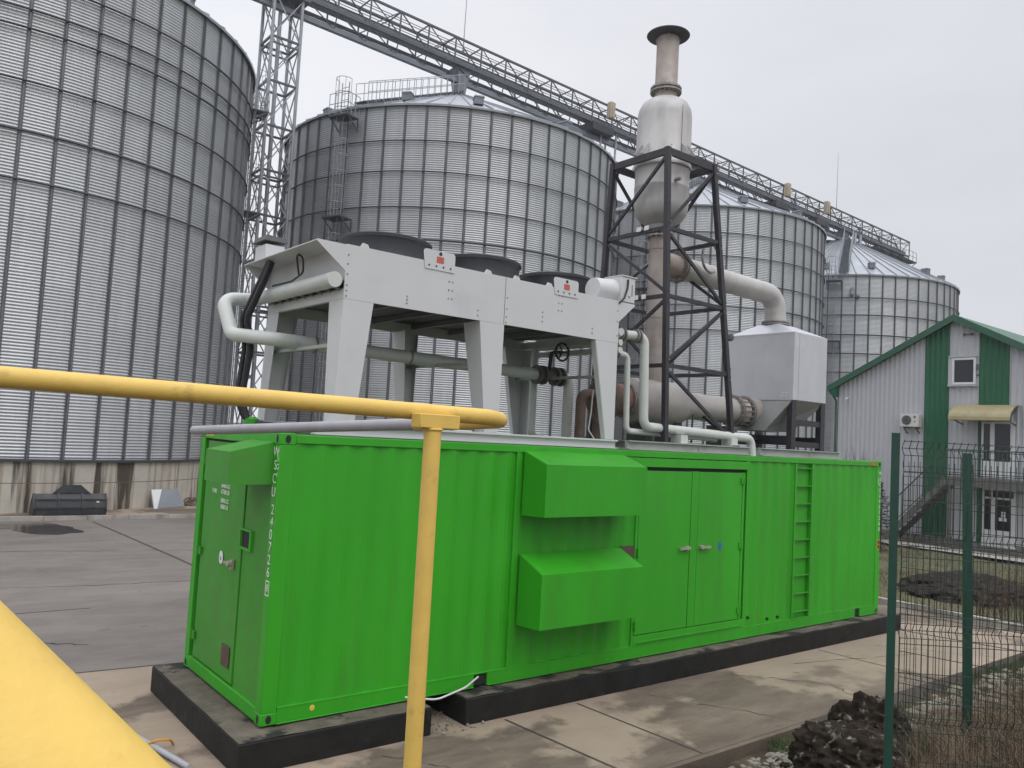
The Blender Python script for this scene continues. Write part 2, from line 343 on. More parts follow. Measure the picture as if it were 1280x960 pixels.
# yard slab (asphalt) and concrete apron in front of the container
mb = MB(); mb.box(-70, 14.9, -2.2, 140, ZG - .25, ZG - .004); tag(mb.build('yard', M['yard'], smooth=False), kind='structure')
ap = sheet('concrete_apron', [(-9, -2.2), (14.9, -2.2), (14.9, 2.9), (-.2, 3.7), (-1.2, 3.75), (-9, 4.3)], ZG, M['paving'])
mb = MB(); mb.box(-9, 6.2, -2.27, -2.2, ZG - .25, ZG - .006); tag(mb.build('apron_edging', M['paving'], smooth=False), kind='structure')
# joints and cracks
mb = MB()
def strip(pts, wd, z=ZG + .004):
    for (a, b) in zip(pts[:-1], pts[1:]):
        a = Vector((*a, z)); b = Vector((*b, z)); d = (b - a).normalized(); nrm = Vector((-d.y, d.x, 0)) * wd / 2
        mb.add([a - nrm, b - nrm, b + nrm, a + nrm], [(0, 1, 2, 3)])
strip([(2.86, -.30), (2.99, -2.19)], .035); strip([(4.02, -.30), (4.10, -2.19)], .028); strip([(9.6, -.3), (9.7, -2.19)], .02)
strip([(-9, 4.28), (-5, 4.02), (-2.6, 3.82), (-1.0, 3.76), (.35, 3.63)], .03)
def crack(p0, p1, n, j, wd, z):
    rr = random.Random(int(abs(p0[0] * 97 + p0[1] * 31))); pts = []
    for i in range(n + 1):
        t = i / n; e = j * math.sin(math.pi * t); pts.append((p0[0] + (p1[0] - p0[0]) * t + rr.uniform(-e, e), p0[1] + (p1[1] - p0[1]) * t + rr.uniform(-e, e)))
    for i in range(n): strip([pts[i], pts[i + 1]], wd * rr.uniform(.4, 1.3), z)
for (p0, p1) in (((5.1, -.5), (6.0, -2.15)), ((6.9, -.4), (7.9, -1.5)), ((7.9, -1.5), (7.6, -2.1)), ((10.8, -.5), (12.1, -2.1)), ((-2.6, 3.6), (-.9, 1.2)), ((1.1, -.5), (2.2, -2.1)), ((8.4, -.6), (11, -1.3))): crack(p0, p1, 16, .06, .012, ZG + .004)
tag(mb.build('paving_joints', M['joint'], smooth=False), kind='structure')
mb = MB(); strip([(2.45, 19.6), (2.62, 16), (2.8, 11.5), (2.9, 5.0)], .07, ZG); strip([(-40, 8.2), (-9, 7.7), (0, 7.5)], .03, ZG)
for (p0, p1) in (((-6, 10.2), (2.5, 9.3)), ((-4, 15), (4, 13.2)), ((-2, 6), (-.5, 5.1)), ((-9, 12.6), (-3, 17))): crack(p0, p1, 30, .12, .03, ZG)
tag(mb.build('yard_joints', M['joint'], smooth=False), kind='structure')
wet = mat('wet_asphalt', (.045, .039, .036), .16, var=.3, vscale=2)
def puddle(cx, cy, rx, ry, z, seed):
    pts = []
    for k in range(40):
        a = k / 40 * 2 * math.pi; r = 1 + .45 * noise.noise(Vector((math.cos(a) * 1.6 + seed, math.sin(a) * 1.6, seed)))
        pts.append((cx + rx * r * math.cos(a), cy + ry * r * math.sin(a)))
    sheet('puddle', pts, z, wet)
puddle(1.0, 18.2, .75, 1.2, ZG + .0015, 1.2); puddle(-1.2, 19.0, 2.2, .45, ZG + .003, 4.4)
# raised walk and kerb along the silos
mb = MB(); mb.box(-60, 60, 20.27, 60, ZG - .1, ZG + .11); tag(mb.build('silo_walk', M['paving'], smooth=False), kind='structure')
mb = MB()
for i in range(70):
    x = -60 + i * 1.2; mb.box(x + .006, x + 1.194, 20.12, 20.265, ZG - .1, ZG + .125 + random.uniform(-.006, .006))
tag(mb.build('kerb', M['kerb'], smooth=False), kind='structure')
mb = MB()
for i in range(14):
    y = 3.0 - i * 1.0; mb.box(14.91, 15.06, y - .995, y - .005, ZG - .1, ZG + .13)
tag(mb.build('apron_kerb', M['kerb'], smooth=False), kind='structure')
# lawn beyond the apron
def hfield(name, x0, x1, y0, y1, st, f, m, kind='structure'):
    xs = np.arange(x0, x1 + 1e-6, st); ys = np.arange(y0, y1 + 1e-6, st); nx, ny = len(xs), len(ys)
    vs = [(x, y, f(x, y)) for y in ys for x in xs]
    fs = [(j * nx + i, j * nx + i + 1, (j + 1) * nx + i + 1, (j + 1) * nx + i) for j in range(ny - 1) for i in range(nx - 1)]
    mb = MB(); mb.add(vs, fs); o = mb.build(name, m); tag(o, kind=kind); return o
nzf = lambda x, y, s, k=0: noise.noise(Vector((x * s, y * s, k)))
lawn_f = lambda x, y: ZG + .02 + .08 * nzf(x, y, .35) + .03 * nzf(x, y, 1.7, 3)
hfield('lawn', 15.07, 60, -14, 26, .35, lawn_f, M['lawn'])
sheet('service_path', [(26.8, 10), (26.8, -14), (28.2, -14), (28.2, 10)], ZG + .10, M['kerb'])
def bank_f(x, y):
    t = max(0, min(1, (-2.36 - y) / 4.6)); s = t * t * (3 - 2 * t)
    base = ZG - .06 + 1.55 * s * max(0, min(1, (x + .5) / 4)) 
    return base + (.10 * nzf(x, y, .9) + .05 * nzf(x, y, 3.1, 5)) * min(1, t * 8) - .02
hfield('earth_bank', -10, 15, -14, -2.37, .14, bank_f, M['bank'])

# ================================================================== CONTAINER
LC, WC, HC = 12.192, 2.438, 2.896
ct = thing('generator_container', 'long bright green shipping container housing a generator, on black plinth', 'container')
# frame
for (x, y, n) in ((0, 0, 0), (0, WC - .15, 0), (LC - .17, 0, 1), (LC - .17, WC - .15, 1)):
    mb = MB(); mb.box(x + .003, x + .167, y + .003, y + .147, .119, HC - .119); mb.build('corner_post', M['green'], ct, bevel=.006)
    for z in (0, HC - .118):
        mb = MB(); mb.box(x, x + .17, y, y + .15, z, z + .118); cc = mb.build('corner_casting', M['green'], ct, bevel=.008)
        mb = MB(); f = 0 if y == 0 else 1
        yy = -.0025 if y == 0 else WC + .0005
        mb.prism([(x + .085 + .030 * math.cos(t) , yy, z + .058 + .042 * math.sin(t)) for t in np.linspace(0, 2 * math.pi, 14, endpoint=False)], (0, .002, 0))
        if x == 0: mb.prism([(-.0025, y + .07 + .026 * math.cos(t), z + .058 + .042 * math.sin(t)) for t in np.linspace(0, 2 * math.pi, 14, endpoint=False)], (.002, 0, 0))
        mb.build('casting_hole', M['dark_gap'], cc, smooth=False)
for y in (.004, WC - .064):
    mb = MB(); mb.box(.171, LC - .171, y, y + .06, HC - .10, HC - .012); mb.build('top_rail', M['green'], ct, bevel=.006)
    mb = MB()
    segs = [(.171, 2.60), (2.80, 11.33), (11.50, LC - .171)] if y < 1 else [(.171, LC - .171)]
    for (a, b) in segs:
        mb.box(a, b, y, y + .045, .012, .150)
    mb.box(.171, LC - .171, y - .004, y + .06, .151, .166)
    for (a, b) in segs: mb.box(a, b, y - .018, y + .045, .002, .0115)
    mb.build('bottom_rail', M['green'], ct, bevel=.003)
mb = MB(); mb.box(2.60, 2.80, .03, .06, .012, .150); mb.box(11.33, 11.50, .03, .06, .012, .15); mb.build('forklift_pocket', M['dark_gap'], ct, smooth=False)
for x in (.004, LC - .104):
    mb = MB(); mb.box(x, x + .10, .151, WC - .151, .010, .150); mb.build('end_sill', M['green'], ct, bevel=.006)
    mb = MB(); mb.box(x, x + .10, .151, WC - .151, HC - .13, HC - .01); mb.build('end_header', M['green'], ct, bevel=.006)
mb = MB()
x = .17; 
while x < LC - .4:
    mb.box(x, x + .14, .07, WC - .07, HC - .045, HC - .022); x += .21
mb.box(.12, LC - .12, .065, WC - .065, HC - .07, HC - .046)
mb.build('roof_panel', M['roof_low_bounce'], ct)
def corr(mb, x0, x1, y, z0, z1, depth=.023, pitch=.278, sgn=1):
    prof = []; x = x0
    while x < x1:
        for (dx, d) in ((0, 0), (.05, 0), (.139, depth), (.189, depth)):
            if x + dx <= x1: prof.append((x + dx, y + sgn * d))
        x += pitch
    prof.append((x1, y))
    n = len(prof); vs = [(a, b, z0) for a, b in prof] + [(a, b, z1) for a, b in prof]
    mb.add(vs, [(i, i + 1, n + i + 1, n + i) for i in range(n - 1)])
for (x0, x1, nm) in ((.168, 3.09, 0), (3.12, 5.30, 1), (7.90, 9.22, 2), (9.80, LC - .168, 3)):
    mb = MB(); corr(mb, x0, x1, .016, .166, HC - .098, pitch=.278); mb.build('side_panel', M['green'], ct, smooth=False)
mb = MB(); corr(mb, .168, LC - .168, WC - .014, .166, HC - .098, sgn=-1); mb.build('side_panel', M['green'], ct, smooth=False)
mb = MB(); mb.box(LC - .06, LC - .05, .15, WC - .15, .15, HC - .12); mb.build('end_wall', M['green'], ct)
# seams between panels
mb = MB(); mb.box(3.085, 3.125, .003, .022, .166, HC - .10); mb.box(5.285, 5.335, .002, .05, .166, HC - .30); mb.box(7.855, 7.905, .002, .05, .166, HC - .10)
mb.build('panel_stiffener', M['green'], ct, bevel=.003)
# header plate above the doors, door sill
mb = MB(); mb.box(5.05, 7.90, -.004, .02, 2.66, 2.785); mb.box(5.336, 7.854, .0, .04, .17, .30); mb.box(5.40, 7.80, -.014, .0, .196, .215); mb.build('door_surround', M['green'], ct, bevel=.003)
mb = MB(); mb.box(5.336, 7.854, .045, .055, .30, 2.66); mb.build('door_recess', M['dark_gap'], ct, smooth=False)
def door(x0, x1, hx, side):
    mb = MB(); mb.box(x0, x1, .004, .042, .312, 2.605); d = mb.build('door', M['green'], ct, bevel=.003)
    for z in (.45, 1.46, 2.48):
        mb = MB(); xx = x0 - .03 if side < 0 else x1 - .05
        mb.box(xx, xx + .08, -.022, .003, z - .05, z + .05); mb.tube([(xx + (.02 if side < 0 else .06), -.024, z - .06), (xx + (.02 if side < 0 else .06), -.024, z + .06)], .016, 8)
        mb.build('hinge', M['green'], d, bevel=.002)
    mb = MB(); mb.box(hx - .05, hx + .05, -.02, .003, 1.455, 1.50); mb.bar((hx + side * .19, -.04, 1.475), (hx - side * .05, -.04, 1.48), .026, .034)
    mb.lathe([(.0, -.055), (.03, -.052), (.034, -.02)], 12, (hx, 0, 1.478), 'y')
    mb.build('handle', M['lock'], d)
    return d
door(5.345, 6.475, 6.40, -1); d2 = door(6.655, 7.735, 6.74, 1)
mb = MB(); mb.box(6.485, 6.645, .0, .04, .312, 2.61); mb.box(7.745, 7.80, .0, .04, .312, 2.61); mb.build('door_mullion', M['green'], ct, bevel=.003)
mb = MB(); mb.prism([(7.215 + .034 * math.cos(t), .001, 1.475 + .07 * math.sin(t)) for t in np.linspace(0, 2 * math.pi, 20, endpoint=False)], (0, .002, 0)); mb.build('blue_sticker', M['blue'], d2, smooth=False)
# rain hoods on the long side
def hood(x0, x1, zt, zf, zb, d, name='air_hood'):
    mb = MB(); t = .006
    mb.prism([(x0, .0, zb), (x0, -d, zb + .02), (x0, -d, zf), (x0, 0, zt)], (t, 0, 0))
    mb.prism([(x1 - t, .0, zb), (x1 - t, -d, zb + .02), (x1 - t, -d, zf), (x1 - t, 0, zt)], (t, 0, 0))
    mb.hexa([(x0 + t, -d, zf), (x1 - t, -d, zf), (x1 - t, .0, zt), (x0 + t, 0, zt)], [(x0 + t, -d, zf + t), (x1 - t, -d, zf + t), (x1 - t, 0, zt + t), (x0 + t, 0, zt + t)])
    mb.box(x0 + t, x1 - t, -d, -d + t, zb + .02, zf)
    h = mb.build(name, M['green'], ct, smooth=False)
    mb = MB(); mb.box(x0 + .02, x1 - .02, -.004, .01, zb + .04, zt - .08); mb.build('louvre_opening', M['dark_gap'], h, smooth=False)
    return h
hood(3.19, 4.98, 2.81, 2.665, 2.015, .44)
hood(3.20, 4.99, 1.535, 1.345, .675, .44)
# narrow bracket beside the lower hood
mb = MB(); mb.box(4.995, 5.27, .0, .012, 1.30, 1.56); mb.build('bracket_plate', M['brown_plate'], ct)
# ladder recessed into the side
mb = MB(); mb.box(9.225, 9.275, -.006, .06, .17, 2.79); mb.box(9.745, 9.795, -.006, .06, .17, 2.79); ld = mb.build('ladder', M['green'], ct, bevel=.003)
mb = MB(); mb.box(9.276, 9.744, .062, .068, .17, 2.79); mb.build('ladder_backing', M['green'], ld)
for i in range(9):
    z = .26 + i * .305
    mb = MB(); mb.box(9.276, 9.744, .0, .045, z, z + .018); mb.build('rung', M['green_dull'], ld, bevel=.002)
# near end wall (faces the camera's left)
mb = MB(); mb.box(.035, .045, .151, .88, .151, HC - .131); mb.build('end_wall', M['green_dull'], ct)
mb = MB(); mb.box(.046, .06, .88, WC - .151, .151, HC - .131); mb.build('door_recess', M['dark_gap'], ct, smooth=False)
mb = MB(); mb.box(.020, .044, .892, 2.20, .17, 2.74); ed = mb.build('end_door', M['green_dull'], ct, bevel=.004)
for z in (.42, 1.42, 2.5):
    mb = MB(); mb.box(-.012, .011, 2.12, 2.22, z - .045, z + .045); mb.tube([(-.014, 2.2, z - .06), (-.014, 2.2, z + .06)], .016, 8); mb.build('hinge', M['green_dull'], ed)
mb = MB(); mb.box(-.02, .011, 1.03, 1.10, 1.37, 1.47); mb.bar((-.035, 1.07, 1.43), (-.035, 1.24, 1.425), .022); mb.lathe([(0, -.06), (.034, -.056), (.036, -.02)], 12, (0, 1.07, 1.43), 'x'); mb.build('handle', M['lock'], ed)
mb = MB(); mb.prism([(.009, 1.455 + .062 * math.cos(t), 1.44 + .075 * math.sin(t)) for t in np.linspace(0, 2 * math.pi, 20, endpoint=False)], (.002, 0, 0)); mb.build('round_sticker', M['stencil'], ed, smooth=False)
mb = MB(); mb.prism([(.0065, 1.455 + .022 * math.cos(t), 1.43 + .034 * math.sin(t)) for t in (-2.5, -.64, math.pi / 2)], (.002, 0, 0)); mb.build('sticker_symbol', M['blue'], ed, smooth=False)
mb = MB(); mb.box(.007, .0115, .98, 1.22, .31, .54); mb.build('data_plate', M['brown_plate'], ed)
mb = MB(); mb.box(.004, .034, .60, .64, 1.62, 1.84); mb.box(.004, .034, .90, .93, 1.62, 1.84); mb.box(.004, .034, .641, .899, 1.82, 1.84); mb.box(.004, .034, .641, .899, 1.62, 1.645); vf = mb.build('cable_opening', M['green'], ct)
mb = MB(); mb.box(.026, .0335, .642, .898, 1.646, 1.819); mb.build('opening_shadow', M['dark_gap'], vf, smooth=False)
# hood on the end wall
mb = MB(); t = .006; y0, y1, d = .14, .83, .45
mb.prism([(.03, y0, 2.37), (-d, y0, 2.36), (-d, y0, 2.68), (.03, y0, 2.80)], (0, t, 0)); mb.prism([(.03, y1 - t, 2.37), (-d, y1 - t, 2.36), (-d, y1 - t, 2.68), (.03, y1 - t, 2.80)], (0, t, 0))
mb.box(-d, -d + t, y0 + t, y1 - t, 2.36, 2.68); mb.hexa([(-d, y0 + t, 2.68), (.03, y0 + t, 2.80), (.03, y1 - t, 2.80), (-d, y1 - t, 2.68)], [(-d, y0 + t, 2.687), (.03, y0 + t, 2.807), (.03, y1 - t, 2.807), (-d, y1 - t, 2.687)])
mb.build('end_hood', M['green_dull'], ct, smooth=False)
# stencilled markings
for i, ch in enumerate('WSCU'): text(ch, .14, (.003, .075, 2.70 - i * .135), (0, -1, 0), (0, 0, 1), M['stencil'], ct)
for i, ch in enumerate('240726'): text(ch, .14, (.003, .065, 2.12 - i * .125), (0, -1, 0), (0, 0, 1), M['stencil'], ct)
text('8', .10, (.003, .065, 1.34), (0, -1, 0), (0, 0, 1), M['stencil'], ct)
mb = MB()
for (a, b, c, d) in ((.02, .11, 1.405, 1.415), (.02, .11, 1.265, 1.275), (.02, .03, 1.276, 1.404), (.10, .11, 1.276, 1.404)): mb.box(.0005, .002, a, b, c, d)
mb.build('check_digit_frame', M['stencil'], ct, smooth=False)
for i, ch in enumerate('45G1'): text(ch, .085, (.003, .022, 2.72 - i * .085), (0, -1, 0), (0, 0, 1), M['stencil'], ct)
for (s, y, z, sz) in (('MAX.GR.', 1.83, 2.28, .055), ('TARE', 1.83, 2.16, .07), ('30480 KG', 1.47, 2.24, .07), ('67200 LB', 1.47, 2.17, .07), ('3890 KG', 1.47, 2.07, .07), ('8580 LB', 1.47, 2.0, .07)):
    text(s, sz, (.0115, y, z), (0, -1, 0), (0, 0, 1), M['stencil'], ed)
for i, ch in enumerate('WSCU2407268'): text(ch, .10, (LC - .055, .0025, 2.66 - i * .107), (1, 0, 0), (0, 0, 1), M['stencil'], ct)
text('45G1', .06, (LC - .12, .0025, 2.5), (0, 0, -1), (1, 0, 0), M['stencil'], ct)
mb = MB(); mb.box(LC - .10, LC - .02, -.0005, .0025, 1.20, 1.40); ol = mb.build('orange_label', M['orange'], ct, smooth=False)
mb = MB(); mb.box(LC - .085, LC - .035, -.003, -.001, 1.225, 1.29); mb.box(LC - .085, LC - .035, -.003, -.001, 1.31, 1.375); mb.build('label_symbol', M['dark_gap'], ol, smooth=False)
def hazard(x0, x1, y):
    mb = MB(); mb.box(x0, x1, y - .002, y, HC - .092, HC - .022); h = mb.build('hazard_strip', M['hazy'], ct, smooth=False)
    mb = MB(); n = 6; s = (x1 - x0) / n
    for i in range(n): mb.prism([(x0 + i * s, y - .004, HC - .092), (x0 + (i + .45) * s, y - .004, HC - .092), (x0 + (i + .9) * s, y - .004, HC - .022), (x0 + (i + .45) * s, y - .004, HC - .022)], (0, .0015, 0))
    mb.build('hazard_stripe', M['dark_gap'], h, smooth=False)
hazard(LC - .47, LC - .175, .003)
mb = MB(); mb.box(.0015, .0035, 2.0, 2.28, HC - .10, HC - .03); mb.build('hazard_strip', M['hazy'], ct, smooth=False)
mb = MB(); mb.lathe([(.0, -.006), (.026, -.005), (.03, .0)], 14, (.55, .004, .10), 'y'); mb.build('earth_plug', M['hazy'], ct)
mb = MB()
for (xx, zz) in ((8.02, .30), (8.55, .235), (8.85, .235)): mb.lathe([(.0, -.012), (.022, -.01), (.024, .02)], 10, (xx, .006, zz), 'y')
mb.build('bolt', M['dark_gap'], ct)
mb = MB(); mb.tube([(.47, 2.05, HC - .03), (.47, 2.05, HC + .13), (.47, 2.05, HC + .16)], [.09, .09, .05], 14); mb.build('cable_gland', M['green'], ct)

# ------------------------------------------------------------------ plinths
def plinth(label, x0, x1, y0, y1):
    p = thing('concrete_plinth', label, 'plinth', ((x0 + x1) / 2, (y0 + y1) / 2, ZG))
    hx, hy = (x1 - x0) / 2, (y1 - y0) / 2
    mb = MB(); mb.box(-hx, hx, -hy, hy, 0, .297); mb.build('plinth_block', M['bitumen'], p, bevel=.012)
    # uneven mortar capping
    mb = MB(); nx = max(4, int((x1 - x0) / .12)); ny = max(4, int((y1 - y0) / .12)); vs = []
    for j in range(ny + 1):
        for i in range(nx + 1):
            x = -hx + .012 + (2 * hx - .024) * i / nx; y = -hy + .012 + (2 * hy - .024) * j / ny
            vs.append((x, y, .299 + .008 * (noise.noise(Vector((x * 4 + x0, y * 4, 1))) + .6)))
    mb.add(vs, [(j * (nx + 1) + i, j * (nx + 1) + i + 1, (j + 1) * (nx + 1) + i + 1, (j + 1) * (nx + 1) + i) for j in range(ny) for i in range(nx)])
    mb.build('mortar_cap', M['plinth_top'], p)
    return p
plinth('black coated concrete plinth under the container end nearest the camera', -.31, 1.84, -.285, 2.62)
plinth('long black coated concrete plinth under the far part of the container', 2.33, 12.62, -.24, 2.62)
mb = MB()
for i in range(120):
    x = random.uniform(1.88, 2.6); y = random.uniform(-.35, .3); r = random.uniform(.006, .02); q = random.random()
    mb.lathe([(0, -r), (r, -r * .2), (r * .8, r * .5), (0, r)], 5, (x, y, ZG + r * .8), a0=q)
tag(mb.build('gravel', M['stone'], smooth=False), 'pale gravel crumbs in the gap between the two plinths', 'gravel', kind='stuff')
mb = MB(); mb.tube(fillet([(1.62, -.06, .06), (1.95, -.2, .02), (2.35, -.18, .09), (2.66, .0, .12)], .3, 6), .011, 8)
tag(mb.build('white_cable', M['cable_white']), 'thin white cable looping out under the container above the plinth gap', 'cable')

# ================================================================== DRY COOLER
cy0, cy1 = .10, 2.20; cx0, cx1 = .635, 4.86; zb, zt = 4.37, 4.965
dc = thing('dry_cooler', 'white three-fan radiator table standing on tapered legs on the container roof', 'cooler', (2.7, 1.15, HC))
dcl = Vector((2.7, 1.15, HC))
class OFF(MB):
    def __init__(s, o): super().__init__(); s.o = Vector(o)
    def build(s, *a, **k): s.v = [tuple(Vector(p) - s.o for p in [q])[0] for q in s.v]; s.v = [tuple(p) for p in s.v]; return super().build(*a, **k)
def D(): return OFF(dcl)
mb = D(); mb.box(cx0, cx1, cy0, cy0 + .02, zb, zt); mb.box(cx0, cx1, cy1 - .02, cy1, zb, zt); cas = mb.build('casing', M['white'], dc, bevel=.003)
mb = D(); mb.box(cx0 + .002, cx0 + .02, cy0 + .021, cy1 - .021, zb + .2, zt - .002); mb.box(cx1 - .02, cx1 - .002, cy0 + .021, cy1 - .021, zb + .2, zt - .002)
mb.box(cx0 + .0, cx0 + .05, cy0 + .021, cy1 - .021, zb, zb + .11); mb.box(cx1 - .05, cx1, cy0 + .021, cy1 - .021, zb, zb + .11); mb.build('end_panel', M['white'], dc, bevel=.003)
mb = D(); mb.box(cx0 + .021, cx1 - .021, cy0 + .021, cy1 - .021, zt - .012, zt - .002); mb.build('top_sheet', M['white'], dc)
mb = D(); mb.box(cx0 + .06, cx1 - .06, cy0 + .03, cy1 - .03, zb + .14, zb + .17); mb.build('coil_underside', M['white_under'], dc)
for x in (1.45, 2.1, 2.75, 3.4, 4.1):
    mb = D(); mb.box(x, x + .05, cy0 + .03, cy1 - .03, zb + .07, zb + .135); mb.build('cross_member', M['cross_dark'], dc)
# winged ends
for (xa, xb, s) in ((cx0, .29, -1), (cx1, 5.17, 1)):
    mb = D()
    for y in (cy0, cy1 - .012): mb.prism([(xa, y, zt - .008), (xb, y, zt - .008), (xb, y, zt - .03), (xa, y, zb + .30)][::s], (0, .012, 0))
    mb.hexa(*[[(xa, cy0 + .013, zt - .02 + q), (xb, cy0 + .013, zt - .02 + q), (xb, cy1 - .013, zt - .02 + q), (xa, cy1 - .013, zt - .02 + q)] for q in (0, .012)])
    mb.build('end_wing', M['white'], dc, smooth=False)
# rivets and seams
mb = D()
def rivet(x, z): mb.lathe([(0, -.006), (.009, -.005), (.011, 0)], 8, (x, cy0 - .0005, z), 'y')
for x, zs in ((.66, (.03, .09, .15, .27, .38, .48)), (1.42, (.06, .1, .14)), (1.98, (.2, .3, .4)), (2.03, (.2, .3, .4)), (2.42, (.06, .12)), (2.86, (.03, .1, .2, .34)), (3.45, (.12, .18, .24)), (3.72, (.30, .4, .5)), (3.78, (.3, .4, .5)), (4.35, (.08, .14)), (4.83, (.1, .3, .45))):
    for q in zs: rivet(x, zb + q)
rv_ = mb.build('rivet', M['flange'], dc)
bm_ = bmesh.new(); bm_.from_mesh(cas.data); n0_ = len(bm_.faces); bm_.from_mesh(rv_.data); bm_.faces.ensure_lookup_table()
for f_ in bm_.faces[n0_:]: f_.material_index = 1
bm_.to_mesh(cas.data); bm_.free(); cas.data.materials.append(M['flange']); bpy.data.objects.remove(rv_); cas.modifiers.clear()
mb = D(); mb.box(2.822, 2.828, cy0 - .0012, cy0 + .004, zb + .01, zt - .01); mb.build('panel_seam', M['dark_gap'], cas, smooth=False)
# legs
def leg(xo, xi_t, xi_b, front, xm=None):
    z0 = HC + .125; mb = D()
    ya, yb = (cy0 + .001, cy0 + .009) if front else (cy1 - .009, cy1 - .001)
    xl = xo if xm is None else xm
    top = [xl, xi_t]; bot = [xo, xi_b]
    mb.hexa([(bot[0], ya, z0), (bot[1], ya, z0), (bot[1], yb, z0), (bot[0], yb, z0)], [(top[0], ya, zb - .002), (top[1], ya, zb - .002), (top[1], yb, zb - .002), (top[0], yb, zb - .002)])
    s = 1 if front else -1; y = yb if front else ya
    # folded side flanges
    for (xb_, xt_, wt, wb) in ((bot[0], top[0], .34, .2), (bot[1], top[1], .09, .07)):
        if xm is not None or True:
            e = .007 * (1 if xb_ == bot[0] else -1)
            A = [(xb_, y, z0), (xb_ , y + s * wb, z0), (xt_, y + s * wt, zb - .002), (xt_, y, zb - .002)]
            mb.prism(A, (e, 0, 0))
    mb.build('leg', M['white'], dc, smooth=False)
for fr in (True, False):
    leg(.60, 1.0, .86, fr, .636); leg(2.62, 2.835, 2.83, fr, 2.46); leg(4.865, 4.43, 4.70, fr, 4.858)
# skid under the legs
mb = D()
for y in (cy0, cy1 - .12): mb.box(.42, 4.95, y, y + .12, HC + .002, HC + .018); mb.box(.42, 4.95, y + .05, y + .06, HC + .018, HC + .10); mb.box(.42, 4.95, y, y + .12, HC + .10, HC + .122)
mb.build('base_skid', M['white'], dc, smooth=False)
# tie bars low between front and rear legs
for x in (.72, 2.72, 4.72):
    mb = D(); mb.bar((x, cy0 + .06, zb - .48), (x, cy1 - .06, zb - .48), .05, .04); mb.build('tie_bar', M['beam_grey'], dc)
# fans
for i, fx in enumerate((1.67, 3.13, 4.53)):
    mb = D(); c = (fx, 1.12, 0)
    mb.lathe([(.60, zt), (.57, zt + .06), (.55, zt + .25), (.565, zt + .31), (.585, zt + .325), (.585, zt + .355), (.55, zt + .355), (.53, zt + .2), (.53, zt)], 48, c, caps=False); fan = mb.build('fan', M['fan_black'], dc)
    mb = D()
    for r in (.08, .16, .24, .32, .40, .48, .56):
        zz = zt + .36 + .09 * (1 - (r / .57) ** 2); mb.torus(r, .008, (fx, 1.12, zz), 40, 4)
    for k in range(8):
        a = k * math.pi / 4; mb.tube([(fx + r * math.cos(a), 1.12 + r * math.sin(a), zt + .36 + .09 * (1 - (r / .57) ** 2)) for r in (.03, .2, .35, .46, .575)], .006, 5)
    mb.build('grille', M['black'], fan)
    mb = D(); mb.lathe([(0, zt + .1), (.12, zt + .1), (.12, zt + .2), (0, zt + .22)], 16, c)
    for k in range(7):
        a = k * 2 * math.pi / 7; u = Vector((math.cos(a), math.sin(a), 0)); v = Vector((-math.sin(a), math.cos(a), 0)); o_ = Vector((fx, 1.12, zt + .14))
        mb.add([o_ + u * .1 - v * .05 - Vector((0, 0, .03)), o_ + u * .5 - v * .10 - Vector((0, 0, .03)), o_ + u * .5 + v * .10 + Vector((0, 0, .05)), o_ + u * .1 + v * .05 + Vector((0, 0, .04))], [(0, 1, 2, 3)])
    mb.build('blades', M['black'], fan)
# lifting tabs with a red warning sign
def tab(x):
    mb = D(); pts = []
    for (cx_, cz_, a0) in ((x + .20, zt + .10, 0), (x - .20 + .04, zt + .10, 90)):
        for k in range(5): a = R_(a0 + k * 22.5); pts.append((cx_ - .03 + .04 * math.cos(a), cy0 - .010, cz_ + .04 * math.sin(a)))
    pts += [(x - .20, cy0 - .010, zt - .09), (x + .21, cy0 - .010, zt - .09)]
    mb.prism(pts[::-1], (0, .008, 0)); t_ = mb.build('lifting_tab', M['white'], dc, smooth=False)
    mb = D(); mb.box(x - .05, x + .05, cy0 - .0125, cy0 - .0105, zt - .005, zt + .07); s_ = mb.build('warning_sign', M['red'], t_, smooth=False)
    mb = D(); mb.lathe([(0, -.014), (.022, -.0135), (.022, -.0105)], 12, (x, cy0, zt + .105), 'y')
    for q in (-.15, -.05, .05, .15): mb.lathe([(0, -.016), (.011, -.015), (.012, -.010)], 8, (x + q, cy0, zt - .045), 'y')
    mb.build('bolt', M['black'], t_)
tab(1.83); tab(3.84)
mb = D()
for x in (.85, 2.55, 3.0, 3.55): mb.prism([(x - .05, cy0 + .01, zt), (x - .02, cy0 + .01, zt + .05), (x + .04, cy0 + .01, zt + .04), (x + .06, cy0 + .01, zt)], (0, .02, 0))
mb.build('lug', M['white'], dc, smooth=False)
# switch box on the left end, and box plus drum on the right end
mb = D(); mb.box(.36, .60, 1.72, 2.06, zt - .006, zt + .20); sb = mb.build('switch_box', M['white'], dc, bevel=.006)
mb = D(); mb.tube([(.34 + .02 * i, 1.89, zt + .25 + .03 * math.sin(i / 15 * math.pi)) for i in range(16)], .01, 6); 
mb.hexa([(.33, 1.69, zt + .242), (.63, 1.69, zt + .242), (.63, 2.1, zt + .242), (.33, 2.1, zt + .242)], [(.36, 1.70, zt + .31), (.60, 1.70, zt + .295), (.60, 2.09, zt + .295), (.36, 2.09, zt + .31)])
mb.build('rubber_cover', M['tarp'], sb)
mb = D(); mb.box(4.875, 5.16, cy0 + .0, cy0 + .32, zt + .004, zt + .361); sb = mb.build('control_box', M['white'], dc, bevel=.006)
mb = D(); mb.box(4.87, 5.19, cy0 - .015, cy0 + .34, zt + .362, zt + .378); mb.build('box_lid', M['white'], sb, bevel=.003)
mb = D(); mb.tube([(5.0, cy0 - .012, zt + .325), (4.99, cy0 - .016, zt + .2), (4.93, cy0 - .016, zt + .05), (4.84, cy0 - .012, zt - .03)], .014, 8); mb.build('box_cable', M['black'], sb)
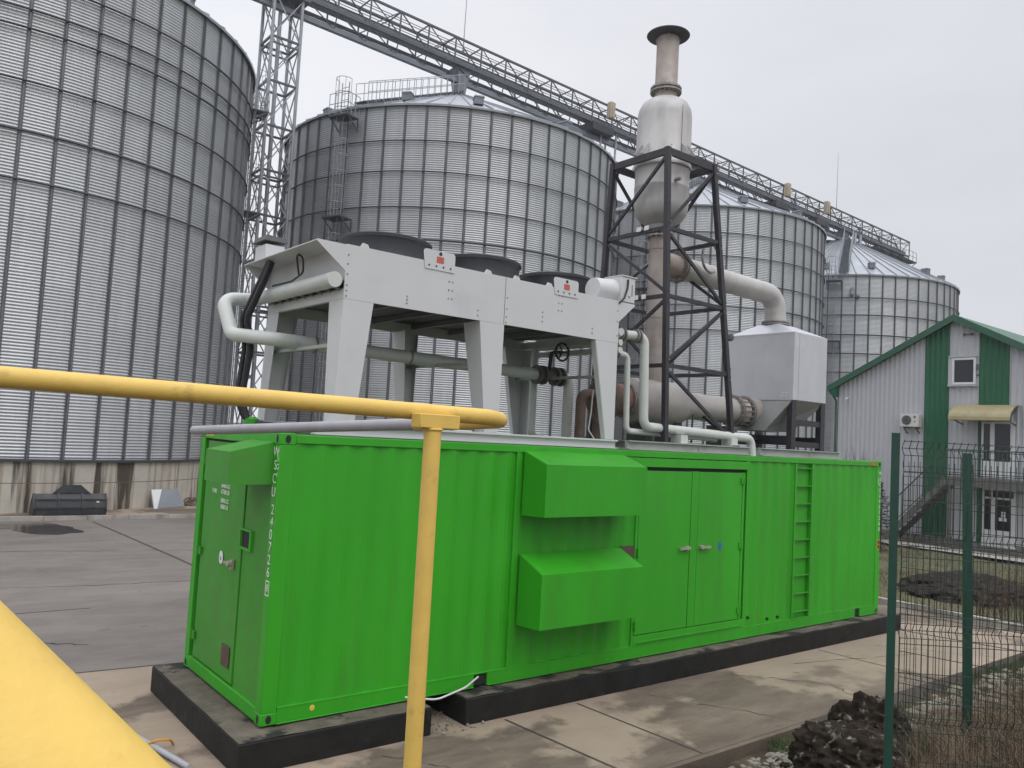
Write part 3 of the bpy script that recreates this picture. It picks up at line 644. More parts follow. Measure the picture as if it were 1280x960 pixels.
mb = D(); mb.box(5.09, 5.105, cy0 - .006, cy0 - .0005, zt + .1, zt + .26); mb.box(5.03, 5.055, cy0 - .006, cy0 - .0005, zt + .07, zt + .1); mb.build('latch', M['flange'], sb)
mb = D(); mb.lathe([(.15, 4.52), (.155, 4.54), (.17, 4.72), (.19, 4.874)], 28, (0, cy0 + .21, zt + .15), 'x'); mb.build('drum', M['white'], sb)
# header pipes on both ends
mb = D(); mb.tube([(.52, .10, 4.56), (.52, 2.1, 4.56)], .085, 20); mb.build('header_pipe', M['offwhite'], dc)
mb = D()
for k in range(9): mb.tube([(.52, .2 + k * .22, 4.50), (.66, .2 + k * .22, 4.47)], .012, 6)
mb.build('header_stub', M['flange'], dc)
mb = D()
for z, r in ((4.55, .055), (4.40, .045), (4.29, .045)): mb.tube([(4.99, .17, z), (4.99, 2.0, z)], r, 16)
mb.build('header_pipe', M['offwhite'], dc)
# drain hose and black cables on the left end
mb = MB(); mb.tube(fillet([(.40, 1.60, 4.93), (.36, 1.7, 4.7), (.26, 1.9, 4.25), (.38, 2.02, 3.9), (.34, 2.1, 3.3), (.42, 2.05, 2.97), (.62, 1.9, 2.96), (.9, 1.75, 2.94)], .2, 5), .042, 10)
mb.tube(fillet([(.38, 1.66, 4.93), (.33, 1.76, 4.7), (.22, 1.96, 4.25), (.33, 2.1, 3.9), (.29, 2.14, 3.3), (.40, 2.12, 3.0), (.6, 2.0, 2.98)], .2, 5), .03, 8)
tag(mb.build('cable_bundle', M['black']), 'thick black cable bundle dropping from the radiator end to the container roof', 'cable')
mb = MB(); mb.tube(fillet([(.50, 1.0, 4.70), (.44, .98, 4.95), (.47, .86, 4.90), (.49, .86, 4.72), (.50, 1.2, 4.66), (.44, 1.62, 4.64)], .08, 6), .012, 8)
tag(mb.build('looped_cable', M['black']), 'thin black cable looped under the radiator wing above its header pipe', 'cable')
# return pipe under the cooler
pr_ = thing('coolant_pipe', 'long white coolant pipe running under the radiator to a hand wheel valve', 'pipe', (.5, 1.6, HC))
def PO(): return OFF((.5, 1.6, HC))
mb = PO(); mb.tube(fillet([(.52, 2.14, 4.56), (.52, 2.42, 4.56), (.12, 2.42, 4.52), (.16, 2.1, 4.05), (.45, 1.45, 3.985), (4.55, 1.40, 3.93)], .16, 8), .085, 18); mb.build('pipe', M['offwhite'], pr_)
mb = PO()
for x in (.95, 2.3, 3.68): mb.torus(.0, .0, (0, 0, 0), 3, 3) if False else mb.lathe([(.088, -.012), (.10, -.012), (.10, .012), (.088, .012)], 18, (x, 1.43, 3.97), 'x', caps=False)
mb.build('pipe_joint', M['flange'], pr_)
mb = PO()
for x in (4.50, 4.62, 4.86, 4.98): mb.lathe([(0, -.02), (.145, -.02), (.145, .02), (0, .02)], 20, (x, 1.40, 3.93), 'x')
mb.tube([(4.5, 1.4, 3.93), (5.0, 1.4, 3.93)], .09, 14); mb.build('valve_flange', M['stair'], pr_)
mb = PO(); mb.tube([(4.74, 1.40, 3.93), (4.74, 1.36, 4.28)], .03, 8); mb.tube([(4.74, 1.36, 4.28), (4.74, 1.12, 4.28)], .025, 8)
for k in range(20):
    pass
ring = [(4.74 + .13 * math.cos(t), 1.12, 4.28 + .13 * math.sin(t)) for t in np.linspace(0, 2 * math.pi, 21)]
mb.tube(ring, .016, 8, caps=False)
for t in (0, 2.09, 4.19): mb.tube([(4.74, 1.12, 4.28), (4.74 + .13 * math.cos(t), 1.12, 4.28 + .13 * math.sin(t))], .012, 6)
mb.build('hand_wheel', M['black'], pr_)
mb = PO(); mb.tube(fillet([(4.98, 1.4, 3.93), (5.16, 1.4, 3.93), (5.16, 1.4, 2.95)], .12), .08, 16); mb.build('drop_pipe', M['offwhite'], pr_)
mb = PO(); mb.tube(fillet([(4.74, 1.75, 4.35), (4.74, 1.75, 3.02), (5.0, 1.75, 2.98)], .1), .06, 14); mb.build('bypass_pipe', M['offwhite'], pr_)
# two supply pipes at the right end
p2 = thing('supply_pipe', 'thick white pipe dropping from the radiator then running along the container roof edge', 'pipe', (5.6, .35, HC))
def PS(): return OFF((5.6, .35, HC))
mb = PS(); mb.tube(fillet([(5.05, .45, 4.55), (5.62, .30, 4.57), (5.66, .28, 3.24), (8.22, .22, 3.17), (8.24, .2, 2.88)], .13, 8), .068, 16); mb.build('pipe', M['offwhite'], p2)
mb = PS()
for x, y in ((5.2, .41), (5.25, .40), (5.46, .345), (5.51, .335)): mb.lathe([(0, -.013), (.105, -.013), (.105, .013), (0, .013)], 18, (x, y, 4.557), 'x')
mb.build('flange', M['flange'], p2)
mb = PS()
for x in (6.35, 7.6): mb.box(x, x + .16, .14, .34, HC + .13, 3.15)
mb.build('pipe_shoe', M['offwhite'], p2)
p3 = thing('supply_pipe', 'thin white pipe dropping behind the radiator corner leg and running low on the roof', 'pipe', (5.3, .4, HC))
mb = OFF((5.3, .4, HC)); mb.tube(fillet([(5.02, .42, 4.29), (5.36, .38, 4.26), (5.40, .38, 3.16), (7.5, .36, 3.12), (7.55, .5, 3.1)], .09, 7), .045, 14); mb.build('pipe', M['offwhite'], p3)
mb = OFF((5.3, .4, HC))
for x in (5.12, 5.16): mb.lathe([(0, -.01), (.075, -.01), (.075, .01), (0, .01)], 16, (x, .405, 4.28), 'x')
mb.build('flange', M['flange'], p3)

# roof base beams
for i, (x0, x1, y, lb) in enumerate(((5.15, 6.72, .06, 'grey steel base beam on the roof below the near foot of the black tower'), (6.74, 8.02, .06, 'grey steel base beam on the roof below the right foot of the black tower'),
                                      (8.38, 9.85, .08, 'grey steel base beam on the roof below the silver box stand'), (9.87, 10.85, .08, 'short grey steel base beam at the far right of the roof'),
                                      (5.15, 8.0, 1.75, 'grey steel base beam on the roof below the rear tower feet'), (8.6, 10.85, 1.55, 'grey steel base beam on the roof below the rear of the silver box stand'))):
    mb = OFF((x0, y, HC)); mb.box(x0, x1, y, y + .14, HC + .001, HC + .016); mb.box(x0, x1, y + .05, y + .09, HC + .0165, HC + .112); mb.box(x0, x1, y, y + .14, HC + .1125, HC + .128)
    o = mb.build('base_beam', M['beam_grey'], smooth=False); o.location = (x0, y, HC); tag(o, lb, 'beam', 'grey beams carrying the roof equipment')

# ================================================================== EXHAUST SUPPORT TOWER
tw = thing('support_tower', 'black steel lattice tower holding up the exhaust silencer', 'tower', (6.6, .95, HC))
def T(): return OFF((6.6, .95, HC))
zt0, zt1 = HC + .13, 7.55
top = [Vector((6.0, .34, zt1)), Vector((7.12, .34, zt1)), Vector((7.12, 1.5, zt1)), Vector((6.0, 1.5, zt1))]
bot = [Vector((6.05, .20, zt0)), Vector((7.72, .22, zt0)), Vector((7.72, 1.80, zt0)), Vector((6.05, 1.80, zt0))]
def at(k, z): return bot[k].lerp(top[k], (z - zt0) / (zt1 - zt0))
for k in range(4):
    mb = T(); mb.bar(bot[k], top[k], .078, up=(0, 1, 0)); mb.build('leg', M['frame_black'], tw)
    mb = T(); b = bot[k]; mb.box(b.x - .1, b.x + .1, b.y - .08, b.y + .1, zt0 - .002, zt0 + .014); mb.build('foot_plate', M['frame_black'], tw)
levels = [7.49, 6.29, 5.24, 4.18]
for z in levels:
    for k in range(4):
        h = .11 if z == 7.49 else .06
        mb = T(); mb.bar(at(k, z), at((k + 1) % 4, z), .05, h); mb.build('cross_beam', M['frame_black'], tw)
zz = levels + [zt0 + .05]
for i in range(4):
    for k in range(4):
        j = (k + 1) % 4; flip = (i + (k == 0) + (k == 2) + 1) % 2
        if k == 3: flip = i % 2
        a, b = (at(k, zz[i] - .05), at(j, zz[i + 1] + .05)) if flip else (at(j, zz[i] - .05), at(k, zz[i + 1] + .05))
        mb = T(); mb.bar(a, b, .036, .048); mb.build('diagonal_brace', M['frame_black'], tw)
mb = T()
for z in levels:
    for k in range(4):
        p = at(k, z)
        for dz in (-.09, .09): mb.lathe([(0, -.012), (.012, -.01), (.013, 0)], 6, (p.x + .02, p.y - .046, p.z + dz), 'y')
mb.build('bolt', M['flange'], tw)
mb = T()
for (x, z) in ((5.995, 6.33), (6.0, 5.25)):
    for y in (.62, .78): mb.box(x - .045, x - .040, y, y + .09, z - .035, z + .035)
mb.build('white_tag', M['paper'], tw, smooth=False)
# small valve cluster on the tower's right leg
mb = T(); p = at(1, 4.75); mb.tube([p + Vector((.05, .05, -.3)), p + Vector((.10, .05, .1))], .03, 8); mb.lathe([(0, -.03), (.06, -.02), (.06, .02), (0, .03)], 12, (p.x + .22, p.y + .05, p.z + .05), 'y'); mb.bar(p, p + Vector((.2, .05, .05)), .025); mb.build('gauge', M['lattice_dk'], tw)

# ================================================================== SILENCER STACK
st = thing('exhaust_silencer', 'tall silver exhaust silencer with round flat rain cap, hung in black tower', 'silencer', (6.55, .92, 6.5))
def S(): return OFF((6.55, .92, 6.5))
c = (6.55, .92, 0)
mb = S(); mb.lathe([(.17, 6.42), (.20, 6.52), (.34, 6.60), (.415, 6.70), (.44, 6.85), (.44, 7.10), (.445, 7.11), (.445, 7.13), (.44, 7.14), (.44, 7.42), (.46, 7.44), (.46, 7.50), (.445, 7.52), (.44, 8.30), (.425, 8.42), (.37, 8.53), (.27, 8.60), (.19, 8.63)], 48, c, caps=False); bd = mb.build('body', M['stainless'], st)
mb = S(); mb.lathe([(.185, 8.62), (.185, 8.80), (.19, 8.81), (.182, 8.83), (.182, 9.68)], 32, c, caps=False); mb.build('chimney', M['stain_hot'], st)
mb = S()
for z in (8.735, 8.785): mb.lathe([(.186, z), (.255, z), (.255, z + .03), (.186, z + .03)], 32, c)
for k in range(20):
    a = k * math.pi / 10; mb.tube([(c[0] + .228 * math.cos(a), c[1] + .228 * math.sin(a), 8.71), (c[0] + .228 * math.cos(a), c[1] + .228 * math.sin(a), 8.84)], .012, 6)
mb.build('flange', M['flange'], st)
mb = S(); mb.lathe([(.16, 9.66), (.20, 9.665), (.345, 9.70), (.352, 9.712), (.345, 9.722), (.2, 9.76), (0, 9.80)], 40, c); mb.build('rain_cap', M['lattice_dk'], st)
mb = S()
for k in range(4):
    a = k * math.pi / 2 + math.pi / 4; mb.tube([(c[0] + .175 * math.cos(a), c[1] + .175 * math.sin(a), 9.55), (c[0] + .2 * math.cos(a), c[1] + .2 * math.sin(a), 9.71)], .012, 6)
mb.build('cap_strut', M['flange'], st)
for k in range(4):
    a = k * math.pi / 2; mb = S(); u = Vector((math.cos(a), math.sin(a), 0)); v = Vector((-math.sin(a), math.cos(a), 0)); o_ = Vector(c)
    for q in (-.07, .07):
        P = [o_ + u * .44 + v * q + Vector((0, 0, 7.56)), o_ + u * .62 + v * q + Vector((0, 0, 7.56)), o_ + u * .52 + v * q + Vector((0, 0, 7.70)), o_ + u * .44 + v * q + Vector((0, 0, 7.78))]
        mb.prism(P, v * .012)
    mb.build('support_bracket', M['stainless'], st, smooth=False)
mb = S(); mb.lathe([(0, -.52), (.03, -.515), (.03, -.44), (.02, -.40)], 10, (6.40, .92, 7.17), 'y'); mb.box(6.47, 6.476, .476, .482, 7.55, 8.4); mb.build('drain_plug', M['flange'], st)
# riser pipe with branch
rp = thing('exhaust_riser', 'brown heat tinted exhaust pipe rising inside the black tower, with side branch', 'pipe', (6.55, .92, 3.9))
def Rr(): return OFF((6.55, .92, 3.9))
mb = Rr(); mb.lathe([(.16, 3.9), (.16, 6.36)], 28, c, caps=False); mb.build('pipe', M['stain_hot'], rp)
mb = Rr()
for z in (6.33, 6.385): mb.lathe([(.162, z), (.215, z), (.215, z + .03), (.162, z + .03)], 28, c)
for z in (6.12, 5.0): mb.lathe([(.161, z), (.166, z), (.166, z + .012), (.161, z + .012)], 28, c, caps=False)
for k in range(14):
    a = k * math.pi / 7; mb.tube([(c[0] + .195 * math.cos(a), c[1] + .195 * math.sin(a), 6.30), (c[0] + .195 * math.cos(a), c[1] + .195 * math.sin(a), 6.44)], .011, 6)
mb.build('flange', M['flange'], rp)
mb = Rr(); mb.lathe([(.19, 6.60), (.19, 6.98)], 28, (0, .92, 5.93), 'x', caps=False); mb.build('branch', M['stain_hot'], rp)
mb = Rr()
for x in (6.98, 7.02): mb.lathe([(.19, x), (.265, x), (.265, x + .025), (.19, x + .025)], 28, (0, .92, 5.93), 'x')
for k in range(16):
    a = k * math.pi / 8; mb.tube([(6.95, .92 + .238 * math.cos(a), 5.93 + .238 * math.sin(a)), (7.075, .92 + .238 * math.cos(a), 5.93 + .238 * math.sin(a))], .011, 6)
mb.build('branch_flange', M['flange'], rp)
# duct from riser down to the silver box
du = thing('exhaust_duct', 'pale grey elbow duct bridging from the riser down to the silver box', 'duct', (8.4, .9, 5.9))
mb = OFF((8.4, .9, 5.9)); mb.tube(fillet([(7.05, .92, 5.93), (9.72, .86, 5.86), (9.75, .84, 5.30)], .34, 12), .19, 28); mb.build('duct_pipe', M['duct_pale'], du)
mb = OFF((8.4, .9, 5.9))
for z in (5.30, 5.34): mb.lathe([(.19, z), (.25, z), (.25, z + .025), (.19, z + .025)], 28, (9.75, .84, 0))
mb.build('flange', M['flange'], du)
mb = OFF((8.4, .9, 5.9)); mb.tube([(7.55 + .22 * math.cos(t), .66, 6.14 + .24 * math.sin(t)) for t in np.linspace(-.5, 5.2, 26)], .022, 8); mb.build('cable_hoop', M['flange'], du)

# ================================================================== HEAT EXCHANGER BOX
hx = thing('heat_exchanger', 'silver clad box with pyramid top on a black steel stand', 'heat exchanger', (9.75, .78, HC))
def H(): return OFF((9.75, .78, HC))
bx0, bx1, by0, by1, bz0, bz1 = 9.22, 10.28, .10, 1.50, 3.885, 5.07
mb = H(); mb.box(bx0, bx1, by0, by1, bz0, bz1); mb.build('casing', M['alu'], hx, bevel=.006)
mb = H(); mb.hexa([(bx0 + .004, by0 + .004, bz1 + .002), (bx1 - .004, by0 + .004, bz1 + .002), (bx1 - .004, by1 - .004, bz1 + .002), (bx0 + .004, by1 - .004, bz1 + .002)], [(9.53, .62, 5.29), (9.97, .62, 5.29), (9.97, 1.06, 5.29), (9.53, 1.06, 5.29)]); mb.build('top_hood', M['alu'], hx, smooth=False)
mb = H(); mb.box(bx0 - .008, bx0 + .04, by0 - .008, by0 - .001, bz0 - .004, bz1 + .004); mb.box(bx0 - .008, bx0 - .001, by0, by0 + .05, bz0 - .004, bz1 + .004); mb.box(bx0 + .16, bx0 + .17, by0 - .004, by0 - .001, bz0, bz1)
mb.box(bx0 - .006, bx0 - .001, by0 + .05, by1, bz0 - .005, bz0 + .02); mb.box(bx0 - .006, bx0 - .001, by0 + .05, by1, bz1 - .02, bz1 + .005)
mb.build('corner_trim', M['alu'], hx)
text('ЛІ', .12, (bx0 - .008, .27, bz0 + .08), (0, -1, 0), (0, 0, 1), M['stencil'], hx).location = -Vector((9.75, .78, HC))
mb = H(); lo = [(9.0, .25, 3.35), (9.9, .25, 3.32), (9.9, 1.4, 3.32), (9.0, 1.4, 3.35)]
mb.hexa([(9.02, .5, 3.33), (9.70, .42, 3.33), (9.70, 1.25, 3.33), (9.02, 1.25, 3.33)], [(9.225, by0 + .01, bz0 - .002), (bx1 - .01, by0 + .01, bz0 - .002), (bx1 - .01, by1 - .01, bz0 - .002), (9.225, by1 - .01, bz0 - .002)]); mb.build('bottom_hopper', M['hopper'], hx, smooth=False)
for (x, y) in ((9.30, .16), (10.22, .16), (9.30, 1.44), (10.22, 1.44)):
    mb = H(); mb.box(x - .065, x + .065, y - .05, y + .05, HC + .13, bz0 - .003); mb.build('stand_leg', M['frame_black'], hx)
mb = H()
for z in (3.12, 3.50):
    mb.bar((9.365, .16, z), (10.155, .16, z), .07, .10); mb.bar((9.365, 1.44, z), (10.155, 1.44, z), .07, .10)
mb.bar((9.30, .21, 3.18), (9.30, 1.39, 3.18), .07, .16); mb.bar((10.22, .21, 3.18), (10.22, 1.39, 3.18), .07, .16); mb.bar((8.75, .9, 3.2), (9.25, .9, 3.2), .4, .06); mb.build('stand_rail', M['frame_black'], hx)
# horizontal exhaust pipe
hp = thing('exhaust_pipe', 'horizontal grey brown exhaust pipe with wide drum, low in the black tower', 'pipe', (7.5, .9, 3.65))
def HP(): return OFF((7.5, .9, 3.65))
mb = HP(); mb.lathe([(.20, 5.95), (.345, 6.02), (.36, 6.08), (.36, 7.02), (.34, 7.08), (.23, 7.34), (.225, 7.36), (.225, 8.70)], 36, (0, .92, 3.65), 'x', caps=False); mb.build('pipe', M['duct_grey'], hp)
mb = HP()
for x in (6.06, 6.10): mb.lathe([(.2, x - .2), (.28, x - .2), (.28, x - .175), (.2, x - .175)], 30, (0, .92, 3.65), 'x')
mb.build('flange', M['flange'], hp); mb = HP()
for x in (8.60, 8.64, 8.92, 8.96): mb.lathe([(.225, x), (.285, x), (.285, x + .025), (.225, x + .025)], 30, (0, .92, 3.65), 'x')
for k in range(18):
    a = k * math.pi / 9; mb.tube([(8.57, .92 + .262 * math.cos(a), 3.65 + .262 * math.sin(a)), (9.01, .92 + .262 * math.cos(a), 3.65 + .262 * math.sin(a))], .010, 6)
mb.build('flange', M['flange'], hp)
mb = HP(); mb.lathe([(.235, 8.66), (.25, 8.69), (.235, 8.72), (.25, 8.75), (.235, 8.78), (.25, 8.81), (.235, 8.84), (.25, 8.87), (.235, 8.90)], 30, (0, .92, 3.65), 'x', caps=False); mb.lathe([(.235, 8.98), (.24, 9.02), (.30, 9.25)], 30, (0, .92, 3.65), 'x', caps=False); mb.build('bellows', M['stain_hot'], hp)
mb = HP(); mb.lathe([(.24, 5.62), (.24, 5.86)], 28, (0, .92, 3.65), 'x', caps=False); mb.build('primer_pipe', M['redprimer'], hp)
mb = HP(); mb.lathe([(.30, 5.40), (.33, 5.42), (.33, 5.56), (.25, 5.62)], 28, (0, .95, 3.63), 'x'); mb.build('end_drum', M['rust'], hp)
mb = HP()
for x in (6.2, 6.9, 8.2): mb.box(x, x + .16, .72, 1.12, HC + .02, 3.36)
mb.tube([(7.25, .66, 3.5), (7.1, .55, 3.05)], .018, 6); mb.build('pipe_saddle', M['frame_black'], hp)
# rusty elbows
bp = thing('rusty_pipe', 'pair of rust brown upright pipes joined by elbows behind the radiator corner leg', 'pipe', (5.2, 1.0, HC))
def BP(): return OFF((5.2, 1.0, HC))
mb = BP(); mb.tube(fillet([(5.06, 1.0, HC), (5.06, 1.0, 3.68), (5.9, 1.0, 3.70)], .12), .078, 16); mb.build('pipe', M['rust'], bp)
mb = BP(); mb.tube(fillet([(5.42, .98, HC), (5.42, .98, 3.66), (5.43, 1.2, 3.70)], .06), .085, 16); mb.build('pipe', M['rust'], bp)
mb = BP()
for x in (5.86, 5.90): mb.lathe([(0, -.012), (.13, -.012), (.13, .012), (0, .012)], 20, (x, 1.0, 3.70), 'x')
mb.build('flange', M['redprimer'], bp)
mb = MB(); mb.tube(fillet([(5.22, .92, 3.74), (5.18, .9, 3.4), (5.12, .88, 3.15), (5.2, .8, 2.99), (5.45, .7, 2.93)], .1), .012, 6); tag(mb.build('thin_cable', M['cable_white']), 'thin pale cable hanging beside the rust brown upright pipes', 'cable')

# ================================================================== SILOS
RS = 9.293; YS = 30.578; NS = 58; BASE = 1.40 - ZG; EAVE = 18.05 - ZG
def silo_wall_mesh():
    pitch = .104; n = 174; per = 4; rows = int((EAVE - BASE) / pitch * per)
    zs = np.linspace(BASE, EAVE, rows + 1); rr = RS + .022 * np.sin((zs - BASE) / pitch * 2 * np.pi)
    ang = np.arange(n) / n * 2 * np.pi
    V = np.stack([np.outer(rr, np.cos(ang)), np.outer(rr, np.sin(ang)), np.repeat(zs[:, None], n, 1)], -1).reshape(-1, 3)
    i = np.arange(rows)[:, None] * n; k = np.arange(n)[None]; k2 = (k + 1) % n
    F = np.stack([i + k, i + k2, i + n + k2, i + n + k], -1).reshape(-1, 4)
    me = bpy.data.meshes.new('silo_wall'); me.from_pydata(V.tolist(), [], F.tolist()); me.shade_smooth(); me.materials.append(M['silo']); return me
ME_WALL = silo_wall_mesh()
mb = MB(); mb.lathe([(RS - .02, 0), (RS - .02, BASE - .005)], 120, caps=False); ME_BASE = mb.mesh('silo_base'); ME_BASE.materials.append(M['concrete_ring'])
mb = MB(); mb.lathe([(RS - .05, BASE - .03), (RS + .09, BASE - .03), (RS + .09, BASE + .03), (RS + .02, BASE + .06)], 120, caps=False); ME_SILL = mb.mesh('base_angle'); ME_SILL.materials.append(M['ring'])
mb = MB(); h = EAVE - BASE
P = [(RS + .005, -.062), (RS + .03, -.062), (RS + .03, -.03), (RS + .085, -.024), (RS + .085, .024), (RS + .03, .03), (RS + .03, .062), (RS + .005, .062)]
mb.prism([(x, y, BASE) for x, y in P], (0, 0, h)); ME_STIFF = mb.mesh('stiffener', smooth=False); ME_STIFF.materials.append(M['stiff'])
mb = MB(); mb.torus(RS + .125, .038, n=116, m=6); ME_RING = mb.mesh('wind_ring'); ME_RING.materials.append(M['ring'])
def roof_mesh():
    mb = MB(); n = NS; r1 = RS + .16; r0 = .45; rise = 22.45 - 18.05
    for k in range(n):
        a0 = 2 * math.pi * k / n; a1 = 2 * math.pi * (k + 1) / n
        P = lambda r, a, dz: (r * math.cos(a), r * math.sin(a), (r1 - r) / (r1 - r0) * rise + dz)
        mb.add([P(r1, a0, 0), P(r1, a1, 0), P(r0, a1, 0), P(r0, a0, 0)], [(0, 1, 2, 3)])
        e = .035 / r1; e0 = .02 / r0 * .5
        mb.add([P(r1, a0 - e, 0), P(r1, a0 + e, 0), P(r0, a0 + e0, 0), P(r0, a0 - e0, 0), P(r1, a0 - e, .09), P(r1, a0 + e, .09), P(r0, a0 + e0, .05), P(r0, a0 - e0, .05)], [(4, 5, 6, 7), (0, 1, 5, 4), (1, 2, 6, 5), (3, 0, 4, 7)])
    mb.lathe([(r1 + .01, -.09), (r1 + .03, .0)], 116, caps=False)
    me = mb.mesh('silo_roof', smooth=False); me.materials.append(M['siloroof']); return me
ME_ROOF = roof_mesh()
mb = MB(); mb.lathe([(.52, 4.25), (.55, 4.42), (.45, 4.48), (0, 4.55)], 20); ME_CAP = mb.mesh('roof_cap'); ME_CAP.materials.append(M['casing'])
mb = MB(); mb.box(-.26, .26, -.22, .22, .0, .34); mb.hexa([(-.30, -.26, .34), (.30, -.26, .34), (.30, .26, .34), (-.30, .26, .34)], [(-.26, -.22, .42), (.26, -.22, .42), (.26, .22, .42), (-.26, .22, .42)]); ME_VENT = mb.mesh('roof_vent', smooth=False); ME_VENT.materials.append(M['casing'])
def ladder_mesh(z0, z1):
    mb = MB()
    for y in (-.21, .21): mb.tube([(RS + .32, y, z0), (RS + .32, y, z1)], .028, 6)
    z = z0 + .2
    while z < z1: mb.tube([(RS + .32, -.21, z), (RS + .32, .21, z)], .016, 5); z += .3
    z = z0 + 1.2
    while z < z1: 
        mb.bar((RS + .02, -.21, z), (RS + .32, -.21, z), .03); mb.bar((RS + .02, .21, z), (RS + .32, .21, z), .03); z += 2.2
    return mb
def cage_mesh(z0, z1):
    mb = MB(); z = z0
    A = np.linspace(-1.75, 1.75, 9)
    while z <= z1 + .3: mb.tube([(RS + .42 + .40 * math.cos(a) , .38 * math.sin(a), z) for a in A], .016, 5); z = z + .75 if z + .75 < z1 or z >= z1 else z1
    for a in A[::2]: mb.tube([(RS + .42 + .40 * math.cos(a), .38 * math.sin(a), z0), (RS + .42 + .40 * math.cos(a), .38 * math.sin(a), z1)], .013, 5)
    return mb
def platform(mb, z):
    mb.box(RS + .13, RS + .95, -.4, .75, z, z + .06); mb.bar((RS + .13, -.36, z - .5), (RS + .85, -.36, z), .05); mb.bar((RS + .13, .7, z - .5), (RS + .85, .7, z), .05); mb.bar((RS + .13, .7, z - .6), (RS + .13, .7, z), .05); mb.bar((RS + .13, -.36, z - .6), (RS + .13, -.36, z), .05)
mbl = ladder_mesh(BASE, EAVE + 1.2); ME_LAD = mbl.mesh('ladder'); ME_LAD.materials.append(M['lattice'])
mbc = cage_mesh(BASE + 1.5, EAVE + 1.3); ME_CAGE = mbc.mesh('safety_cage'); ME_CAGE.materials.append(M['lattice'])
mb = MB(); 
platform(mb, 12.6 - ZG); platform(mb, 17.4 - ZG); ME_PLAT = mb.mesh('platform', smooth=False); ME_PLAT.materials.append(M['lattice_dk'])
mb = MB()
for (z, ) in ((17.48 - ZG,), ):
    for (p, q) in (((RS + .93, -.38), (RS + .93, .73)), ((RS + .93, .73), (RS + .1, .73))):
        for dz in (.5, 1.0): mb.tube([(*p, z + dz), (*q, z + dz)], .018, 5)
        for t in (0, .33, .66, 1): mb.tube([(p[0] + (q[0] - p[0]) * t, p[1] + (q[1] - p[1]) * t, z), (p[0] + (q[0] - p[0]) * t, p[1] + (q[1] - p[1]) * t, z + 1.0)], .018, 5)
ME_PRAIL = mb.mesh('platform_railing'); ME_PRAIL.materials.append(M['lattice'])
mb = MB()
S0, S1 = Vector((RS + .1, .45, EAVE + .1)), Vector((1.0, .30, EAVE + 4.05))
for q in (0, .75):
    o_ = Vector((0, q, 0))
    for dz in (.55, 1.05): mb.tube([S0 + o_ + Vector((0, 0, dz)), S1 + o_ + Vector((0, 0, dz))], .02, 5)
    for i in range(15): p = S0.lerp(S1, i / 14) + o_; mb.tube([p, p + Vector((0, 0, 1.05))], .018, 5)
ME_SRAIL = mb.mesh('roof_stair_railing'); ME_SRAIL.materials.append(M['lattice'])
mb = MB()
for i in range(30): p = S0.lerp(S1, i / 29); mb.box(p.x - .12, p.x + .12, p.y + .02, p.y + .73, p.z + .06, p.z + .10)
ME_STEP = mb.mesh('roof_stair', smooth=False); ME_STEP.materials.append(M['casing'])

silo_spec = [
    (.246, -92.98, (16.42, 15.47, 14.87, 13.2, 11.62, 10.08), -9., 'giant corrugated steel grain silo, nearest and largest, at left behind a loader bucket', 1.0),
    (22.08, -119.6, (16.32, 14.87, 13.2, 11.7, 10.2), -157., 'corrugated steel grain silo with caged ladder, directly behind the white radiator', 1.0),
    (43.216, -119.9, (16.32, 14.87, 13.2, 11.7, 10.2), -157., 'corrugated steel grain silo behind the black tower and silver box', 1.0),
    (64.336, -137.2, (15.32, 13.95, 12.4, 10.9, 9.4), -154.2, 'farthest corrugated steel grain silo, rising behind the green and white building', .953)]
for (cx, ph, rings, lad, lb, zs) in silo_spec:
    s = thing('grain_silo', lb, 'silo', (cx, YS, ZG), 'row of corrugated grain silos')
    inst('foundation', ME_BASE, s); inst('base_angle', ME_SILL, s)
    e = EAVE if zs == 1 else 17.2 - ZG; sc_z = (e - BASE) / (EAVE - BASE)
    wl = inst('corrugated_wall', ME_WALL, s, (0, 0, BASE * (1 - sc_z)), R_(ph), (1, 1, sc_z))
    for k in range(NS): inst('stiffener', ME_STIFF, s, (0, 0, BASE * (1 - sc_z)), R_(ph + k * 360 / NS), (1, 1, sc_z))
    for z in rings: inst('wind_ring', ME_RING, s, (0, 0, z - ZG))
    inst('wind_ring', ME_RING, s, (0, 0, e - .06))
    rf = inst('roof', ME_ROOF, s, (0, 0, e), R_(ph), (1, 1, 1 if zs == 1 else 1.17)); inst('roof_cap', ME_CAP, rf)
    for k in range(12):
        a = R_(ph + 3.1 + k * 30 + (6 if k % 2 else 0)); r = 8.1; o = inst('roof_vent', ME_VENT, rf, (r * math.cos(a - R_(ph)), r * math.sin(a - R_(ph)), (RS + .16 - r) / (RS - .29) * 4.4 - .02), a - R_(ph))
    ld_ = inst('ladder', ME_LAD, s, (0, 0, e - EAVE), R_(lad)); inst('safety_cage', ME_CAGE, ld_); inst('platform', ME_PLAT, ld_); inst('platform_railing', ME_PRAIL, ld_)
    if cx > 20: inst('roof_stair', ME_STEP, rf, (0, 0, -EAVE), R_(lad - ph)); inst('roof_stair_railing', ME_SRAIL, rf, (0, 0, -EAVE), R_(lad - ph))
    a = R_(-120); mb = MB(); mb.box(-.3, .3, -.3, .3, 3.95, 4.7); mb.build('inlet_box', M['fan_black'], rf, loc=(-.35, -1.0, -.35))
    if cx > 60:
        mb = MB()
        for q in (-.45, .45): mb.tube([(1.5 + q, -.7, 4.9), (-RS * .86 + q, -RS * .62, -2.2 + .6)], .14, 8)
        mb.build('spout_pipe', M['casing'], rf, loc=(0, 0, 0)).rotation_euler = (0, 0, R_(-ph))
